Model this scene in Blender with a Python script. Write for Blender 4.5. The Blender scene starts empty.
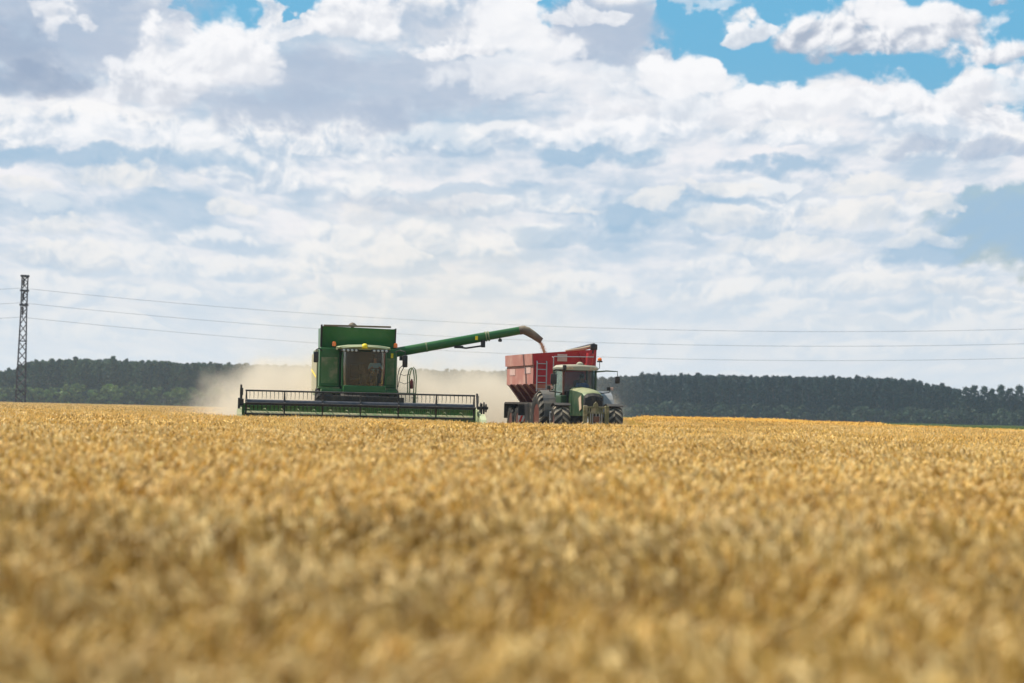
import bpy, bmesh, math, random
import numpy as np
from mathutils import Vector, Matrix, Euler
R = math.radians
PI = math.pi
scn = bpy.context.scene
col = scn.collection

# ------------------------------------------------------------ camera, exposure
F = 2987.0                      # focal length in pixels (105 mm on a 36 mm sensor, 1024 px wide)
ROLL = R(1.35)                  # the photographer held the camera slightly tilted
CAMZ = 1.15
PITCH = math.atan(70.5 / F)
fwd = Vector((0, math.cos(PITCH), math.sin(PITCH)))
up0 = Vector((0, -math.sin(PITCH), math.cos(PITCH)))
rt0 = Vector((1, 0, 0))
rt = rt0 * math.cos(ROLL) + up0 * math.sin(ROLL)
up = up0 * math.cos(ROLL) - rt0 * math.sin(ROLL)
camd = bpy.data.cameras.new('camera')
cam = bpy.data.objects.new('camera', camd)
col.objects.link(cam)
m3 = Matrix((rt, up, -fwd)).transposed()
cam.matrix_world = Matrix.Translation((0, 0, CAMZ)) @ m3.to_4x4()
camd.sensor_width = 36.0
camd.lens = F * 36 / 1024
camd.clip_start = 0.05
camd.clip_end = 12000
camd.dof.use_dof = True
camd.dof.focus_distance = 112.0
camd.dof.aperture_fstop = 1.75
camd.dof.aperture_blades = 0
scn.camera = cam

def at(px, py, Y):
    "the point of the line of sight through a pixel at distance Y"
    d = fwd * F + rt * (px - 512) + up * (341.5 - py)
    return Vector((0, 0, CAMZ)) + d * (Y / d.y)

scn.view_settings.view_transform = 'Standard'
scn.view_settings.look = 'None'
scn.view_settings.gamma = 1.0
scn.view_settings.use_curve_mapping = False
scn.view_settings.exposure = 0.40
scn.render.resolution_x, scn.render.resolution_y = 1024, 683
scn.render.engine = 'CYCLES'
cy = scn.cycles
cy.use_denoising = True
cy.max_bounces = 5
cy.diffuse_bounces = 3
cy.glossy_bounces = 2
cy.transmission_bounces = 4
cy.transparent_max_bounces = 8
cy.volume_bounces = 1
cy.caustics_reflective = False
cy.caustics_refractive = False
cy.sample_clamp_indirect = 6.0
cy.volume_step_rate = 2.0

SUN_EL, SUN_AZ = R(56), R(-68)  # azimuth measured from the view axis, positive to the right
# ------------------------------------------------------------ sky
world = bpy.data.worlds.new('World')
scn.world = world
world.use_nodes = True
wt = world.node_tree
wt.nodes.clear()

class N:
    "a number inside a shader node tree, with operators that add Math nodes"
    t = None
    def __init__(s, sock): s.s = sock
    @staticmethod
    def op(kind, *a, clamp=False):
        n = N.t.nodes.new('ShaderNodeMath'); n.operation = kind; n.use_clamp = clamp
        for i, x in enumerate(a):
            if isinstance(x, N): N.t.links.new(x.s, n.inputs[i])
            else: n.inputs[i].default_value = x
        return N(n.outputs[0])
    def __add__(a, b): return N.op('ADD', a, b)
    __radd__ = __add__
    def __sub__(a, b): return N.op('SUBTRACT', a, b)
    def __rsub__(a, b): return N.op('SUBTRACT', b, a)
    def __mul__(a, b): return N.op('MULTIPLY', a, b)
    __rmul__ = __mul__
    def __truediv__(a, b): return N.op('DIVIDE', a, b)
    def __rtruediv__(a, b): return N.op('DIVIDE', b, a)
def nmax(a, b): return N.op('MAXIMUM', a, b)
def nmin(a, b): return N.op('MINIMUM', a, b)
def sstep(x, a, b, lo=0.0, hi=1.0):
    n = N.t.nodes.new('ShaderNodeMapRange'); n.interpolation_type = 'SMOOTHSTEP'
    if isinstance(x, N): N.t.links.new(x.s, n.inputs['Value'])
    n.inputs['From Min'].default_value = a; n.inputs['From Max'].default_value = b
    n.inputs['To Min'].default_value = lo; n.inputs['To Max'].default_value = hi
    return N(n.outputs[0])
def xyz(x, y, z):
    n = N.t.nodes.new('ShaderNodeCombineXYZ')
    for i, v in enumerate((x, y, z)):
        if isinstance(v, N): N.t.links.new(v.s, n.inputs[i])
        else: n.inputs[i].default_value = v
    return n.outputs[0]
def noise(vec, scale, detail=4, rough=0.5, dist=0.0, dim='2D', lac=2.0):
    n = N.t.nodes.new('ShaderNodeTexNoise'); n.noise_dimensions = dim
    N.t.links.new(vec, n.inputs['Vector'])
    n.inputs['Scale'].default_value = scale; n.inputs['Detail'].default_value = detail
    n.inputs['Roughness'].default_value = rough; n.inputs['Distortion'].default_value = dist
    n.inputs['Lacunarity'].default_value = lac
    return N(n.outputs[0])
def voro(vec, scale, detail=3, rough=0.5, smooth=None):
    n = N.t.nodes.new('ShaderNodeTexVoronoi'); n.voronoi_dimensions = '2D'; n.normalize = True
    n.feature = 'F1'
    N.t.links.new(vec, n.inputs['Vector'])
    n.inputs['Scale'].default_value = scale; n.inputs['Detail'].default_value = detail
    n.inputs['Roughness'].default_value = rough
    return N(n.outputs['Distance'])
def mixc(f, a, b):
    n = N.t.nodes.new('ShaderNodeMix'); n.data_type = 'RGBA'; n.clamp_factor = True
    for i, x in ((0, f), (6, a), (7, b)):
        if isinstance(x, N): N.t.links.new(x.s, n.inputs[i])
        elif isinstance(x, tuple): n.inputs[i].default_value = (*x, 1)
        elif isinstance(x, float): n.inputs[i].default_value = x
        else: N.t.links.new(x, n.inputs[i])
    return n.outputs[2]
def lin(r, g, b):
    f = lambda c: (c / 255 / 12.92) if c <= 10 else ((c / 255 + .055) / 1.055) ** 2.4
    return (f(r), f(g), f(b))
def make_group(name, floats, colors, build):
    g = bpy.data.node_groups.new(name, 'ShaderNodeTree')
    for f in floats: g.interface.new_socket(f, in_out='INPUT', socket_type='NodeSocketFloat')
    for f in colors: g.interface.new_socket(f, in_out='INPUT', socket_type='NodeSocketColor')
    g.interface.new_socket('out', in_out='OUTPUT', socket_type='NodeSocketColor')
    gi, go = g.nodes.new('NodeGroupInput'), g.nodes.new('NodeGroupOutput')
    N.t = g
    fl = {f: N(gi.outputs[f]) for f in floats}
    for k0 in (('qx', 'qy', 'wx', 'wy', 'e', 'r', 'v') if 'qx' in fl else ('u', 'v', 'e')):
        fl[k0] = fl[k0] + N(gi.outputs['col']) * 1e-7          # keeps the layers in order, so the shader stays small
    g.links.new(build(fl, {f: gi.outputs[f] for f in colors}), go.inputs[0])
    N.t = wt
    return g
def clampd(x, lo, hi): return nmin(nmax(x, lo), hi)
def g_shade(f, c):
    a, b = (f['u'] - f['bu']) * f['irx'], (f['v'] - f['bv']) * f['iry']
    d = 1.0 - (a * a + b * b) + f['e']
    return mixc(sstep(d, 0.0, 1.0) * f['st'], c['col'], c['base'])
def g_puff(f, c):
    a, b = (f['u'] - f['bu']) * f['irx'], (f['v'] - f['bv']) * f['iry']
    bb = nmax(b, b * -1.9)                                # flat below
    d = 1.0 - (a * a + bb * bb) * 0.9 + f['e']
    t = sstep(b + f['r'], -0.8, 1.0)
    cc = mixc((1.0 - t) * f['shd'], c['top'], c['base'])
    return mixc(sstep(d, 0.12, 0.82) * f['st'] * sstep(b, -1.0, -0.1, 0.05, 1.0), c['col'], cc)
def g_row(f, c):
    "one flat-based cloud to each cell"
    px_, py_ = f['qx'] * f['sx'] + f['off'] + f['wx'] * 0.30, f['qy'] * f['sy'] + f['off'] + f['wy'] * 0.22
    n = N.t.nodes.new('ShaderNodeTexVoronoi'); n.voronoi_dimensions = '2D'; n.feature = 'F1'
    n.inputs['Scale'].default_value = 1.0; n.inputs['Randomness'].default_value = 0.85
    N.t.links.new(xyz(px_, py_, 0.0), n.inputs['Vector'])
    sp_ = N.t.nodes.new('ShaderNodeSeparateXYZ'); N.t.links.new(n.outputs['Position'], sp_.inputs[0])
    sc = N.t.nodes.new('ShaderNodeSeparateColor'); N.t.links.new(n.outputs['Color'], sc.inputs[0])
    r1, r2 = N(sc.outputs[0]), N(sc.outputs[1])
    a = (px_ - N(sp_.outputs[0])) / (0.34 + r1 * 0.26)
    b = (py_ - N(sp_.outputs[1]) + 0.08) / (0.24 + r1 * 0.14)
    bb = nmax(b, b * -2.4)
    d = 1.0 - (a * a + bb * bb) + f['e'] * 1.15 - clampd((r2 - f['thr']) * 12.0, 0.0, 2.0)
    t = sstep(b + f['r'] * 0.8, -0.7, 0.75)
    top = mixc(sstep(f['v'], 40, 260), lin(240, 239, 238), lin(250, 249, 249))
    base = mixc(sstep(f['v'], 40, 300), lin(192, 212, 230), lin(164, 189, 214))
    return mixc(sstep(d, -0.08, 0.62) * sstep(b, -1.0, -0.2, 0.2, 1.0) * f['cover'] * f['st'], c['col'], mixc((1.0 - t) * 0.85, top, base))
G_RW = make_group('cloud_row', ['qx', 'qy', 'wx', 'wy', 'e', 'r', 'v', 'cover', 'sx', 'sy', 'off', 'thr', 'st'], ['col'], g_row)
G_SH = make_group('cloud_shade', ['u', 'v', 'e', 'bu', 'bv', 'irx', 'iry', 'st'], ['base', 'col'], g_shade)
G_PF = make_group('cloud_puff', ['u', 'v', 'e', 'r', 'bu', 'bv', 'irx', 'iry', 'st', 'shd'], ['top', 'base', 'col'], g_puff)
def use(g, **kw):
    n = wt.nodes.new('ShaderNodeGroup'); n.node_tree = g
    for k, x in kw.items():
        i = n.inputs[k]
        if isinstance(x, N): wt.links.new(x.s, i)
        elif isinstance(x, tuple): i.default_value = (*x, 1)
        elif isinstance(x, (int, float)): i.default_value = x
        else: wt.links.new(x, i)
    return n.outputs[0]

def build_sky():
    N.t = wt
    tc = wt.nodes.new('ShaderNodeTexCoord')
    sp = wt.nodes.new('ShaderNodeSeparateXYZ')
    wt.links.new(tc.outputs['Generated'], sp.inputs[0])
    X, Y, Z = (N(sp.outputs[i]) for i in range(3))
    u = N.op('ARCTAN2', X, Y) * F                       # bearing, in units of 1/F rad
    v = N.op('ARCSINE', Z) * F                          # height above the horizon
    cr, sr = math.cos(ROLL), math.sin(ROLL)
    def uv(px, py):
        dx, dy = px - 512, 412.0 - py
        return dx * cr - dy * sr, dx * sr + dy * cr
    # wander the outlines: one slow, one quick displacement
    def vnoise(vec, scale, detail, rough):
        n = wt.nodes.new('ShaderNodeTexNoise'); n.noise_dimensions = '2D'
        wt.links.new(vec, n.inputs['Vector'])
        n.inputs['Scale'].default_value = scale; n.inputs['Detail'].default_value = detail; n.inputs['Roughness'].default_value = rough
        s_ = wt.nodes.new('ShaderNodeSeparateXYZ'); wt.links.new(n.outputs['Color'], s_.inputs[0])
        return N(s_.outputs[0]) - 0.5, N(s_.outputs[1]) - 0.5
    w0 = xyz(u * 0.01 + 4.2, v * 0.014, 0.0)
    wx, wy = vnoise(w0, 1.7, 5, 0.52)
    ampl = sstep(v, 40, 300, 0.45, 1.0)
    uw, vw = u + wx * ampl * 95.0, v + wy * ampl * 52.0
    # clouds shrink towards the horizon
    vp = nmax(v, -40.0)
    k = 260.0 / (vp + 170.0)
    qx = u * k * 0.01; qy = N.op('LOGARITHM', vp + 170.0, math.e) * 2.6
    q = xyz(qx, qy, 3.3)
    qa = xyz(qx, qy * 2.9, 8.1)
    su = xyz(u * 0.01, v * 0.01, 0.7)
    # shared cauliflower noises: value, and the same moved towards the sun (up and left)
    warp = noise(su, 1.3, 2, 0.5)
    def bill(dx, dy, z):
        p = xyz(u * 0.01 + dx + warp * 0.5, v * 0.0118 + dy + warp * 0.35, z)
        return voro(p, 1.9, 3, 0.52), noise(p, 2.4, 6, 0.60)
    b1, f1 = bill(0, 0, 0.0)
    b2, f2 = bill(-0.055, 0.085, 0.0)
    edge = (0.40 - b1) * 1.9 + (f1 - 0.5) * 1.1       # bumpy outline
    relief = (b2 - b1) * 1.8 + (f1 - f2) * 1.0          # lit from upper left
    fine = noise(q, 3.2, 5, 0.6)
    streak = noise(qa, 1.5, 5, 0.58)
    soft = noise(su, 0.9, 2, 0.5)

    # clear air: nishita for the glow of the whole dome, deep blue where the gaps are
    nish = wt.nodes.new('ShaderNodeTexSky'); nish.sky_type = 'NISHITA'; nish.sun_disc = False
    nish.sun_elevation = SUN_EL; nish.sun_rotation = SUN_AZ
    nm = wt.nodes.new('ShaderNodeVectorMath'); nm.operation = 'SCALE'
    wt.links.new(nish.outputs[0], nm.inputs[0]); nm.inputs['Scale'].default_value = 0.09
    c = mixc(sstep(v, 60, 420, 0.35, 0.9), nm.outputs[0], mixc(sstep(v, 190, 345), lin(178, 206, 228), lin(106, 182, 222)))

    # cloud deck with its gaps
    def blob(px, py, rx, ry, rot=0.0):
        bu, bv = uv(px, py)
        du, dv = uw - bu, vw - bv
        if rot:
            ca, sa = math.cos(rot), math.sin(rot)
            du, dv = du * ca + dv * sa, dv * ca - du * sa
        return du * (1.0 / rx), dv * (1.0 / ry)
    def dist2(a, b): return a * a + b * b
    gap = None
    for g in ((905, 34, 270, 52, 0), (740, 60, 92, 34, -.2), (700, 40, 34, 60, .5), (1000, 98, 120, 15, -.12),
              (218, 12, 46, 30, -.3), (290, 2, 26, 10, 0), (560, 4, 20, 20, .6), (690, 20, 22, 26, 0),
              (1050, 228, 130, 52, .05)):
        a, b = blob(*g)
        d = 1.0 - dist2(a, b)
        gap = d if gap is None else nmax(gap, d)
    high = sstep(v, 520, 800)                            # overhead, unseen: broken cloud, thinned to cut the ambient light
    gapn = nmax(gap, -1.2) + (0.0 - edge) * 0.9
    cover = 1.0 - sstep(gapn, -0.22, 0.28, 0.0, 1.0)
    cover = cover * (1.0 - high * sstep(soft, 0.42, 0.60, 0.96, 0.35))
    # deck colour: cream white and blue grey bands, contrast dies at the horizon
    dk = sstep(streak * 0.7 + fine * 0.3, 0.34, 0.66)
    white = mixc(sstep(v, 0, 240), lin(226, 229, 232), lin(243, 242, 245))
    grey = mixc(sstep(v, 30, 330), lin(202, 217, 231), lin(184, 203, 222))
    deck = mixc(dk, grey, white)
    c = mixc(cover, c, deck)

    rel = relief * 2.3 + (f1 - 0.5) * 1.3
    # rows of cumulus that shrink towards the horizon: one cloud to each Voronoi cell
    for sx, sy, off, thr, st in ((1.5, 2.6, 3.1, .75, .75), (.95, 1.8, 11.7, .7, .8), (.62, 1.25, 23.4, .6, .75)):
        c = use(G_RW, qx=qx, qy=qy, wx=wx, wy=wy, e=edge, r=rel, v=v, cover=cover, sx=sx, sy=sy, off=off, thr=thr, st=st, col=c)
    fe = (fine - 0.5) * 1.7 + edge * 0.5
    edge = edge + (fine - 0.5) * 0.7
    e2 = edge * 0.55 + (fine - 0.5) * 1.7
    # soft shaded undersides: px, py, rx, ry, strength, colour
    LAV, BLU, DRK = lin(176, 191, 212), lin(160, 191, 217), lin(150, 168, 194)
    for px, py, rx, ry, st, cl in (
        (60, 30, 175, 62, .80, LAV), (150, 62, 120, 30, .45, LAV), (20, 55, 60, 40, .5, DRK), (20, 85, 70, 22, .65, DRK), (80, 160, 210, 13, .80, BLU),
        (310, 112, 170, 22, .85, LAV), (400, 85, 150, 40, .72, LAV), (300, 78, 74, 34, .62, LAV), (440, 25, 80, 30, .5, LAV),
        (615, 32, 62, 42, .88, LAV), (600, 60, 60, 14, .5, LAV), (590, 152, 68, 16, .85, BLU), (440, 140, 60, 20, .45, BLU),
        (500, 192, 130, 9, .55, BLU), (785, 168, 78, 12, .85, BLU), (650, 212, 110, 24, .85, BLU), (620, 240, 110, 12, .6, BLU),
        (420, 205, 100, 14, .35, LAV), (170, 212, 90, 22, .65, BLU), (60, 210, 70, 16, .35, BLU), (980, 150, 90, 14, .75, LAV),
        (1010, 232, 105, 34, .95, BLU), (925, 252, 66, 18, .85, BLU), (30, 250, 80, 10, .3, BLU), (730, 205, 70, 8, .7, BLU),
        (870, 322, 60, 8, .35, BLU), (950, 306, 90, 7, .4, BLU), (60, 265, 40, 14, .4, BLU), (1000, 205, 60, 12, .6, BLU)):
        bu, bv = uv(px, py)
        c = use(G_SH, u=uw, v=vw, e=fe, bu=bu, bv=bv, irx=1 / rx, iry=1 / ry, st=st, base=cl, col=c)

    # cumulus with crisp lit tops that melt into their bases: px, py(centre), rx, ry, shade of the base, strength
    for px, py, rx, ry, shd, st in (
        (215, 62, 84, 50, .25, 1), (165, 92, 70, 34, .45, .8), (65, 22, 26, 30, .3, .8), (350, 26, 62, 36, .35, .95), (285, 30, 40, 16, .2, .8),
        (510, 40, 60, 46, .1, .85), (455, 55, 58, 15, .35, 1), (590, 18, 28, 12, .3, .8), (560, 85, 130, 26, .2, .6),
        (690, 86, 62, 26, .12, 1), (712, 74, 20, 14, .1, 1), (775, 108, 62, 24, .25, 1), (845, 110, 38, 20, .2, 1), (665, 120, 120, 34, .3, .7),
        (905, 106, 34, 30, .2, 1), (965, 118, 72, 34, .45, 1), (800, 142, 52, 17, .5, .95), (940, 135, 60, 20, .6, .9),
        (890, 40, 92, 34, .75, 1), (828, 46, 74, 26, .8, 1), (950, 42, 56, 34, .6, 1), (1005, 62, 50, 24, .6, 1), (900, 18, 60, 22, .1, 1),
        (750, 34, 15, 19, .4, .9), (713, 8, 30, 10, .3, .5), (1020, 3, 44, 10, .9, .9),
        (640, 134, 60, 17, .4, .95), (565, 134, 38, 14, .3, .8), (110, 138, 110, 20, .3, .75), (130, 182, 70, 20, .4, .8), (30, 190, 50, 8, .3, .8),
        (75, 262, 62, 24, .55, .8), (65, 226, 60, 14, .4, .7), (240, 212, 34, 12, .5, .8), (365, 220, 30, 14, .5, .6), (500, 263, 26, 14, .6, .6), (580, 210, 22, 6, .3, .8),
        (660, 202, 36, 12, .3, .8), (730, 222, 60, 16, .4, .7), (715, 192, 50, 10, .3, .7), (860, 222, 62, 20, .35, .85), (922, 243, 40, 10, .5, .6), (935, 208, 40, 12, .4, .8), (870, 190, 60, 16, .2, .8),
        (800, 250, 80, 13, .3, .65), (960, 292, 50, 16, .5, .8), (1005, 296, 40, 12, .5, .8), (890, 290, 60, 16, .5, .55), (720, 302, 50, 18, .5, .45),
        (250, 268, 24, 6, .4, .5), (150, 268, 16, 6, .4, .4), (600, 300, 60, 12, .5, .35), (990, 100, 60, 22, .3, .8)):
        top = lin(250, 250, 252) if py < 170 else lin(244, 242, 240)
        base = lin(142, 160, 186) if py < 130 else lin(156, 185, 212)
        bu, bv = uv(px, py)
        c = use(G_PF, u=uw, v=vw, e=(edge if py < 150 else e2), r=rel, bu=bu, bv=bv, irx=1 / rx, iry=1 / ry, st=st, shd=shd, top=top, base=base, col=c)

    # pale air over the horizon, warm where the harvest dust hangs
    c = mixc(sstep(v, 0, 190, 0.78, 0.0), c, lin(224, 229, 234))
    c = mixc(sstep(v, -60, -2, 1.0, 0.0), c, (0.30, 0.22, 0.10))
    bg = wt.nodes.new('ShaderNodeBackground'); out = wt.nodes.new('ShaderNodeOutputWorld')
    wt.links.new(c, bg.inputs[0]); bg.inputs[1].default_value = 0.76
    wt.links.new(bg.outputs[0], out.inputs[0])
    world.cycles.sampling_method = 'MANUAL'
    world.cycles.sample_map_resolution = 512
build_sky()

# ------------------------------------------------------------ sun
sd = bpy.data.lights.new('sun', 'SUN'); sun = bpy.data.objects.new('sun', sd); col.objects.link(sun)
sd.energy = 5.0; sd.angle = R(0.55); sd.color = (1.0, 0.945, 0.86)
sdir = Vector((math.sin(SUN_AZ) * math.cos(SUN_EL), math.cos(SUN_AZ) * math.cos(SUN_EL), math.sin(SUN_EL)))
sun.rotation_euler = sdir.to_track_quat('Z', 'Y').to_euler()
# ------------------------------------------------------------ materials
def mat(name, base, rough=0.6, metal=0.0, spec=0.25, var=0.0, vscale=6.0, dust=None, dustamt=0.0, dscale=2.0,
        bump=0.0, bscale=20.0, coat=0.0, transl=None, emit=None, attr=None, attr_col=None):
    m = bpy.data.materials.new(name); m.use_nodes = True
    t = m.node_tree; b = t.nodes['Principled BSDF']
    b.inputs['Roughness'].default_value = rough; b.inputs['Metallic'].default_value = metal
    b.inputs['Specular IOR Level'].default_value = spec
    b.inputs['Coat Weight'].default_value = coat
    if coat: b.inputs['Coat Roughness'].default_value = 0.15
    N.t = t
    c = tuple(base)
    tc = None
    if var or dust or bump:
        tcn = t.nodes.new('ShaderNodeTexCoord'); tc = tcn.outputs['Object']
    sock = None
    if var:
        n = noise(tc, vscale, 5, 0.6, dim='3D')
        hsv = t.nodes.new('ShaderNodeHueSaturation'); hsv.inputs['Color'].default_value = (*c, 1)
        t.links.new((1.0 + (n - 0.5) * (2 * var)).s, hsv.inputs['Value'])
        sock = hsv.outputs[0]
    if attr_col:
        a = t.nodes.new('ShaderNodeAttribute'); a.attribute_name = attr
        sock = mixc(N(a.outputs['Fac']), sock if sock else c, attr_col)
    if dust:
        n = noise(tc, dscale, 6, 0.65, dim='3D')
        nn = t.nodes.new('ShaderNodeNewGeometry'); s3 = t.nodes.new('ShaderNodeSeparateXYZ')
        t.links.new(nn.outputs['Normal'], s3.inputs[0])
        f = sstep(n + N(s3.outputs[2]) * 0.16, 0.40, 0.72, 0.0, dustamt)
        f = nmin(f + dustamt * 0.25, 1.0)
        sock = mixc(f, sock if sock else c, dust)
        rr = f * 0.5 + rough
        t.links.new(nmin(rr, 0.95).s, b.inputs['Roughness'])
    if sock: t.links.new(sock, b.inputs['Base Color'])
    else: b.inputs['Base Color'].default_value = (*c, 1)
    if bump:
        bn = t.nodes.new('ShaderNodeBump'); bn.inputs['Strength'].default_value = bump; bn.inputs['Distance'].default_value = 0.02
        t.links.new(noise(tc, bscale, 4, 0.6, dim='3D').s, bn.inputs['Height'])
        t.links.new(bn.outputs[0], b.inputs['Normal'])
    if emit:
        b.inputs['Emission Color'].default_value = (*emit, 1); b.inputs['Emission Strength'].default_value = 1.0
    if transl:
        tr = t.nodes.new('ShaderNodeBsdfTranslucent'); ms = t.nodes.new('ShaderNodeMixShader')
        if sock: t.links.new(sock, tr.inputs[0])
        else: tr.inputs[0].default_value = (*c, 1)
        ms.inputs[0].default_value = transl
        t.links.new(b.outputs[0], ms.inputs[1]); t.links.new(tr.outputs[0], ms.inputs[2])
        t.links.new(ms.outputs[0], t.nodes['Material Output'].inputs[0])
    return m
DUST = (0.42, 0.33, 0.21)
M = {}
M['green'] = mat('green_paint', (0.004, 0.098, 0.015), 0.34, var=.22, vscale=1.5, dust=DUST, dustamt=.07, dscale=1.4, coat=.06)
M['green_side'] = mat('green_paint_dusty', (0.03, 0.15, 0.035), 0.5, var=.2, dust=DUST, dustamt=.55, dscale=2.2)
M['pale_side'] = mat('sun_paled_panel', (0.36, 0.34, 0.22), 0.7, var=.2, dust=DUST, dustamt=.4)  # flank coloured pale to show the sun on it
M['roof'] = mat('pale_green_roof', (0.42, 0.50, 0.27), 0.5, var=.1, dust=DUST, dustamt=.35)
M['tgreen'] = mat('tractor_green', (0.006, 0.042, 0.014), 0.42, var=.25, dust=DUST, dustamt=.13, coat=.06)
M['tgreen_top'] = mat('tractor_hood_green', (0.095, 0.165, 0.04), 0.42, var=.12, dust=DUST, dustamt=.4, coat=.06)  # hood green lightened in colour for the sun on its top
M['black'] = mat('black_steel', (0.014, 0.014, 0.018), 0.42, var=.3, dust=DUST, dustamt=.10, dscale=3)
M['reel'] = mat('dark_reel_tube', (0.028, 0.036, 0.055), 0.33, var=.2, dust=DUST, dustamt=.08, dscale=3)
M['dark'] = mat('dark_plastic', (0.014, 0.013, 0.015), 0.6, var=.3, dust=DUST, dustamt=.09, dscale=3)
M['rubber'] = mat('tyre_rubber', (0.012, 0.012, 0.012), 0.75, var=.25, dust=DUST, dustamt=.07, dscale=4)
M['lug'] = mat('tyre_lug_rubber', (0.07, 0.066, 0.062), 0.6, var=.3, dust=DUST, dustamt=.4, dscale=3)
M['spout'] = mat('dusty_rubber_spout', (0.085, 0.065, 0.05), 0.7, var=.3, dust=DUST, dustamt=.35)
M['grey'] = mat('galvanised_grey', (0.34, 0.35, 0.37), 0.45, metal=.3, var=.15, dust=DUST, dustamt=.25)
M['fender_lit'] = mat('lit_fender_grey', (0.19, 0.205, 0.22), 0.4, var=.1, dust=DUST, dustamt=.2)  # paler than the other fender, light on its top put into the colour
M['fender'] = mat('grey_blue_fender', (0.026, 0.032, 0.042), 0.5, var=.2, dust=DUST, dustamt=.22)
M['red'] = mat('red_paint', (0.40, 0.004, 0.014), 0.36, var=.15, vscale=1.2, dust=DUST, dustamt=.08, coat=.06)
M['red_side'] = mat('red_paint_dusty_sunlit', (0.36, 0.12, 0.09), 0.6, var=.12, dust=(0.54, 0.34, 0.26), dustamt=.65, dscale=1.1)  # red mixed pale for sun glare on the side, as well as dust
M['dred'] = mat('dark_red_rib', (0.12, 0.008, 0.01), 0.5, var=.2, dust=DUST, dustamt=.15)
M['rust'] = mat('red_brown_pillar', (0.10, 0.022, 0.015), 0.5, var=.2, dust=DUST, dustamt=.2)
M['rimred'] = mat('red_wheel_rim', (0.085, 0.010, 0.007), 0.5, var=.2, dust=DUST, dustamt=.14)
M['rimyel'] = mat('yellow_wheel_rim', (0.62, 0.42, 0.02), 0.5, var=.1, dust=DUST, dustamt=.35)
M['hgreen'] = mat('header_green', (0.03, 0.17, 0.03), 0.45, var=.2, dust=DUST, dustamt=.35)
M['olive'] = mat('dusty_olive_frame', (0.09, 0.095, 0.03), 0.6, var=.3, dust=DUST, dustamt=.6, dscale=5)
M['yellow'] = mat('yellow_plastic', (0.80, 0.60, 0.015), 0.45)
M['orange'] = mat('orange_beacon_glass', (0.85, 0.17, 0.01), 0.25, spec=.6)
M['troof'] = mat('dusty_cab_roof', (0.30, 0.30, 0.23), 0.5, var=.15, dust=DUST, dustamt=.4)
M['white'] = mat('white_paint', (0.78, 0.76, 0.73), 0.5, var=.05, dust=DUST, dustamt=.15)
M['sticker'] = mat('faded_sticker', (0.58, 0.36, 0.31), 0.6, var=.15, dust=DUST, dustamt=.3)
M['redrefl'] = mat('red_reflector', (0.62, 0.03, 0.03), 0.4)
M['tarp'] = mat('beige_tarp', (0.50, 0.36, 0.24), 0.8, var=.15, dust=DUST, dustamt=.4)
M['lens'] = mat('lamp_lens', (0.42, 0.43, 0.40), 0.15, spec=.8)
M['interior'] = mat('cab_interior_grey', (0.03, 0.025, 0.022), 0.8, var=.2)
M['fabric'] = mat('seat_fabric', (0.03, 0.03, 0.035), 0.9, var=.2)
M['hose'] = mat('hose_rubber', (0.02, 0.02, 0.02), 0.5)
M['steel'] = mat('lattice_steel', (0.035, 0.022, 0.028), 0.6, metal=.2, var=.2)
M['insul'] = mat('brown_glass_insulator', (0.03, 0.015, 0.012), 0.25)
M['wire'] = mat('aluminium_cable', (0.16, 0.17, 0.19), 0.5, metal=.4)
M['screen'] = mat('dark_screen', (0.01, 0.012, 0.015), 0.1)
M['shirt_pale'] = mat('pale_blue_cotton', (0.30, 0.55, 0.66), 0.9, var=.08)
M['shirt_blue'] = mat('blue_cotton', (0.03, 0.17, 0.50), 0.9, var=.1)
M['trousers'] = mat('dark_trousers', (0.03, 0.035, 0.05), 0.9, var=.1)
M['skin'] = mat('skin', (0.42, 0.22, 0.14), 0.6)
M['hair'] = mat('dark_hair', (0.03, 0.02, 0.014), 0.7)
M['eye'] = mat('eye_white', (0.7, 0.7, 0.68), 0.3)
M['lips'] = mat('lips', (0.35, 0.11, 0.09), 0.5)
def glass_mat(name, tint, dustc, dusta, refl=0.55):
    m = bpy.data.materials.new(name); m.use_nodes = True
    t = m.node_tree; t.nodes.remove(t.nodes['Principled BSDF']); N.t = t
    tr = t.nodes.new('ShaderNodeBsdfTransparent'); tr.inputs[0].default_value = (*tint, 1)
    gl = t.nodes.new('ShaderNodeBsdfGlossy'); gl.inputs['Roughness'].default_value = 0.13
    gl.inputs['Color'].default_value = (0.9, 0.95, 0.93, 1)
    df = t.nodes.new('ShaderNodeBsdfDiffuse'); df.inputs[0].default_value = (*dustc, 1)
    fr = t.nodes.new('ShaderNodeFresnel'); fr.inputs[0].default_value = 1.5
    a = t.nodes.new('ShaderNodeMixShader'); t.links.new((N(fr.outputs[0]) * refl + 0.01).s, a.inputs[0])
    t.links.new(tr.outputs[0], a.inputs[1]); t.links.new(gl.outputs[0], a.inputs[2])
    tc = t.nodes.new('ShaderNodeTexCoord')
    n = noise(tc.outputs['Object'], 1.6, 4, 0.6, dim='3D')
    b = t.nodes.new('ShaderNodeMixShader'); t.links.new(sstep(n, 0.35, 0.75, dusta * .5, dusta).s, b.inputs[0])
    t.links.new(a.outputs[0], b.inputs[1]); t.links.new(df.outputs[0], b.inputs[2])
    t.links.new(b.outputs[0], t.nodes['Material Output'].inputs[0])
    return m
M['cabglass'] = glass_mat('dusty_cab_glass', (0.88, 0.88, 0.84), (0.24, 0.19, 0.14), 0.09, .45)
M['tglass'] = glass_mat('tractor_cab_glass', (0.66, 0.74, 0.74), (0.18, 0.2, 0.2), 0.04, .28)
M['sideglass'] = glass_mat('pale_side_glass', (0.7, 0.82, 0.76), (0.45, 0.55, 0.50), 0.45)

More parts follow.
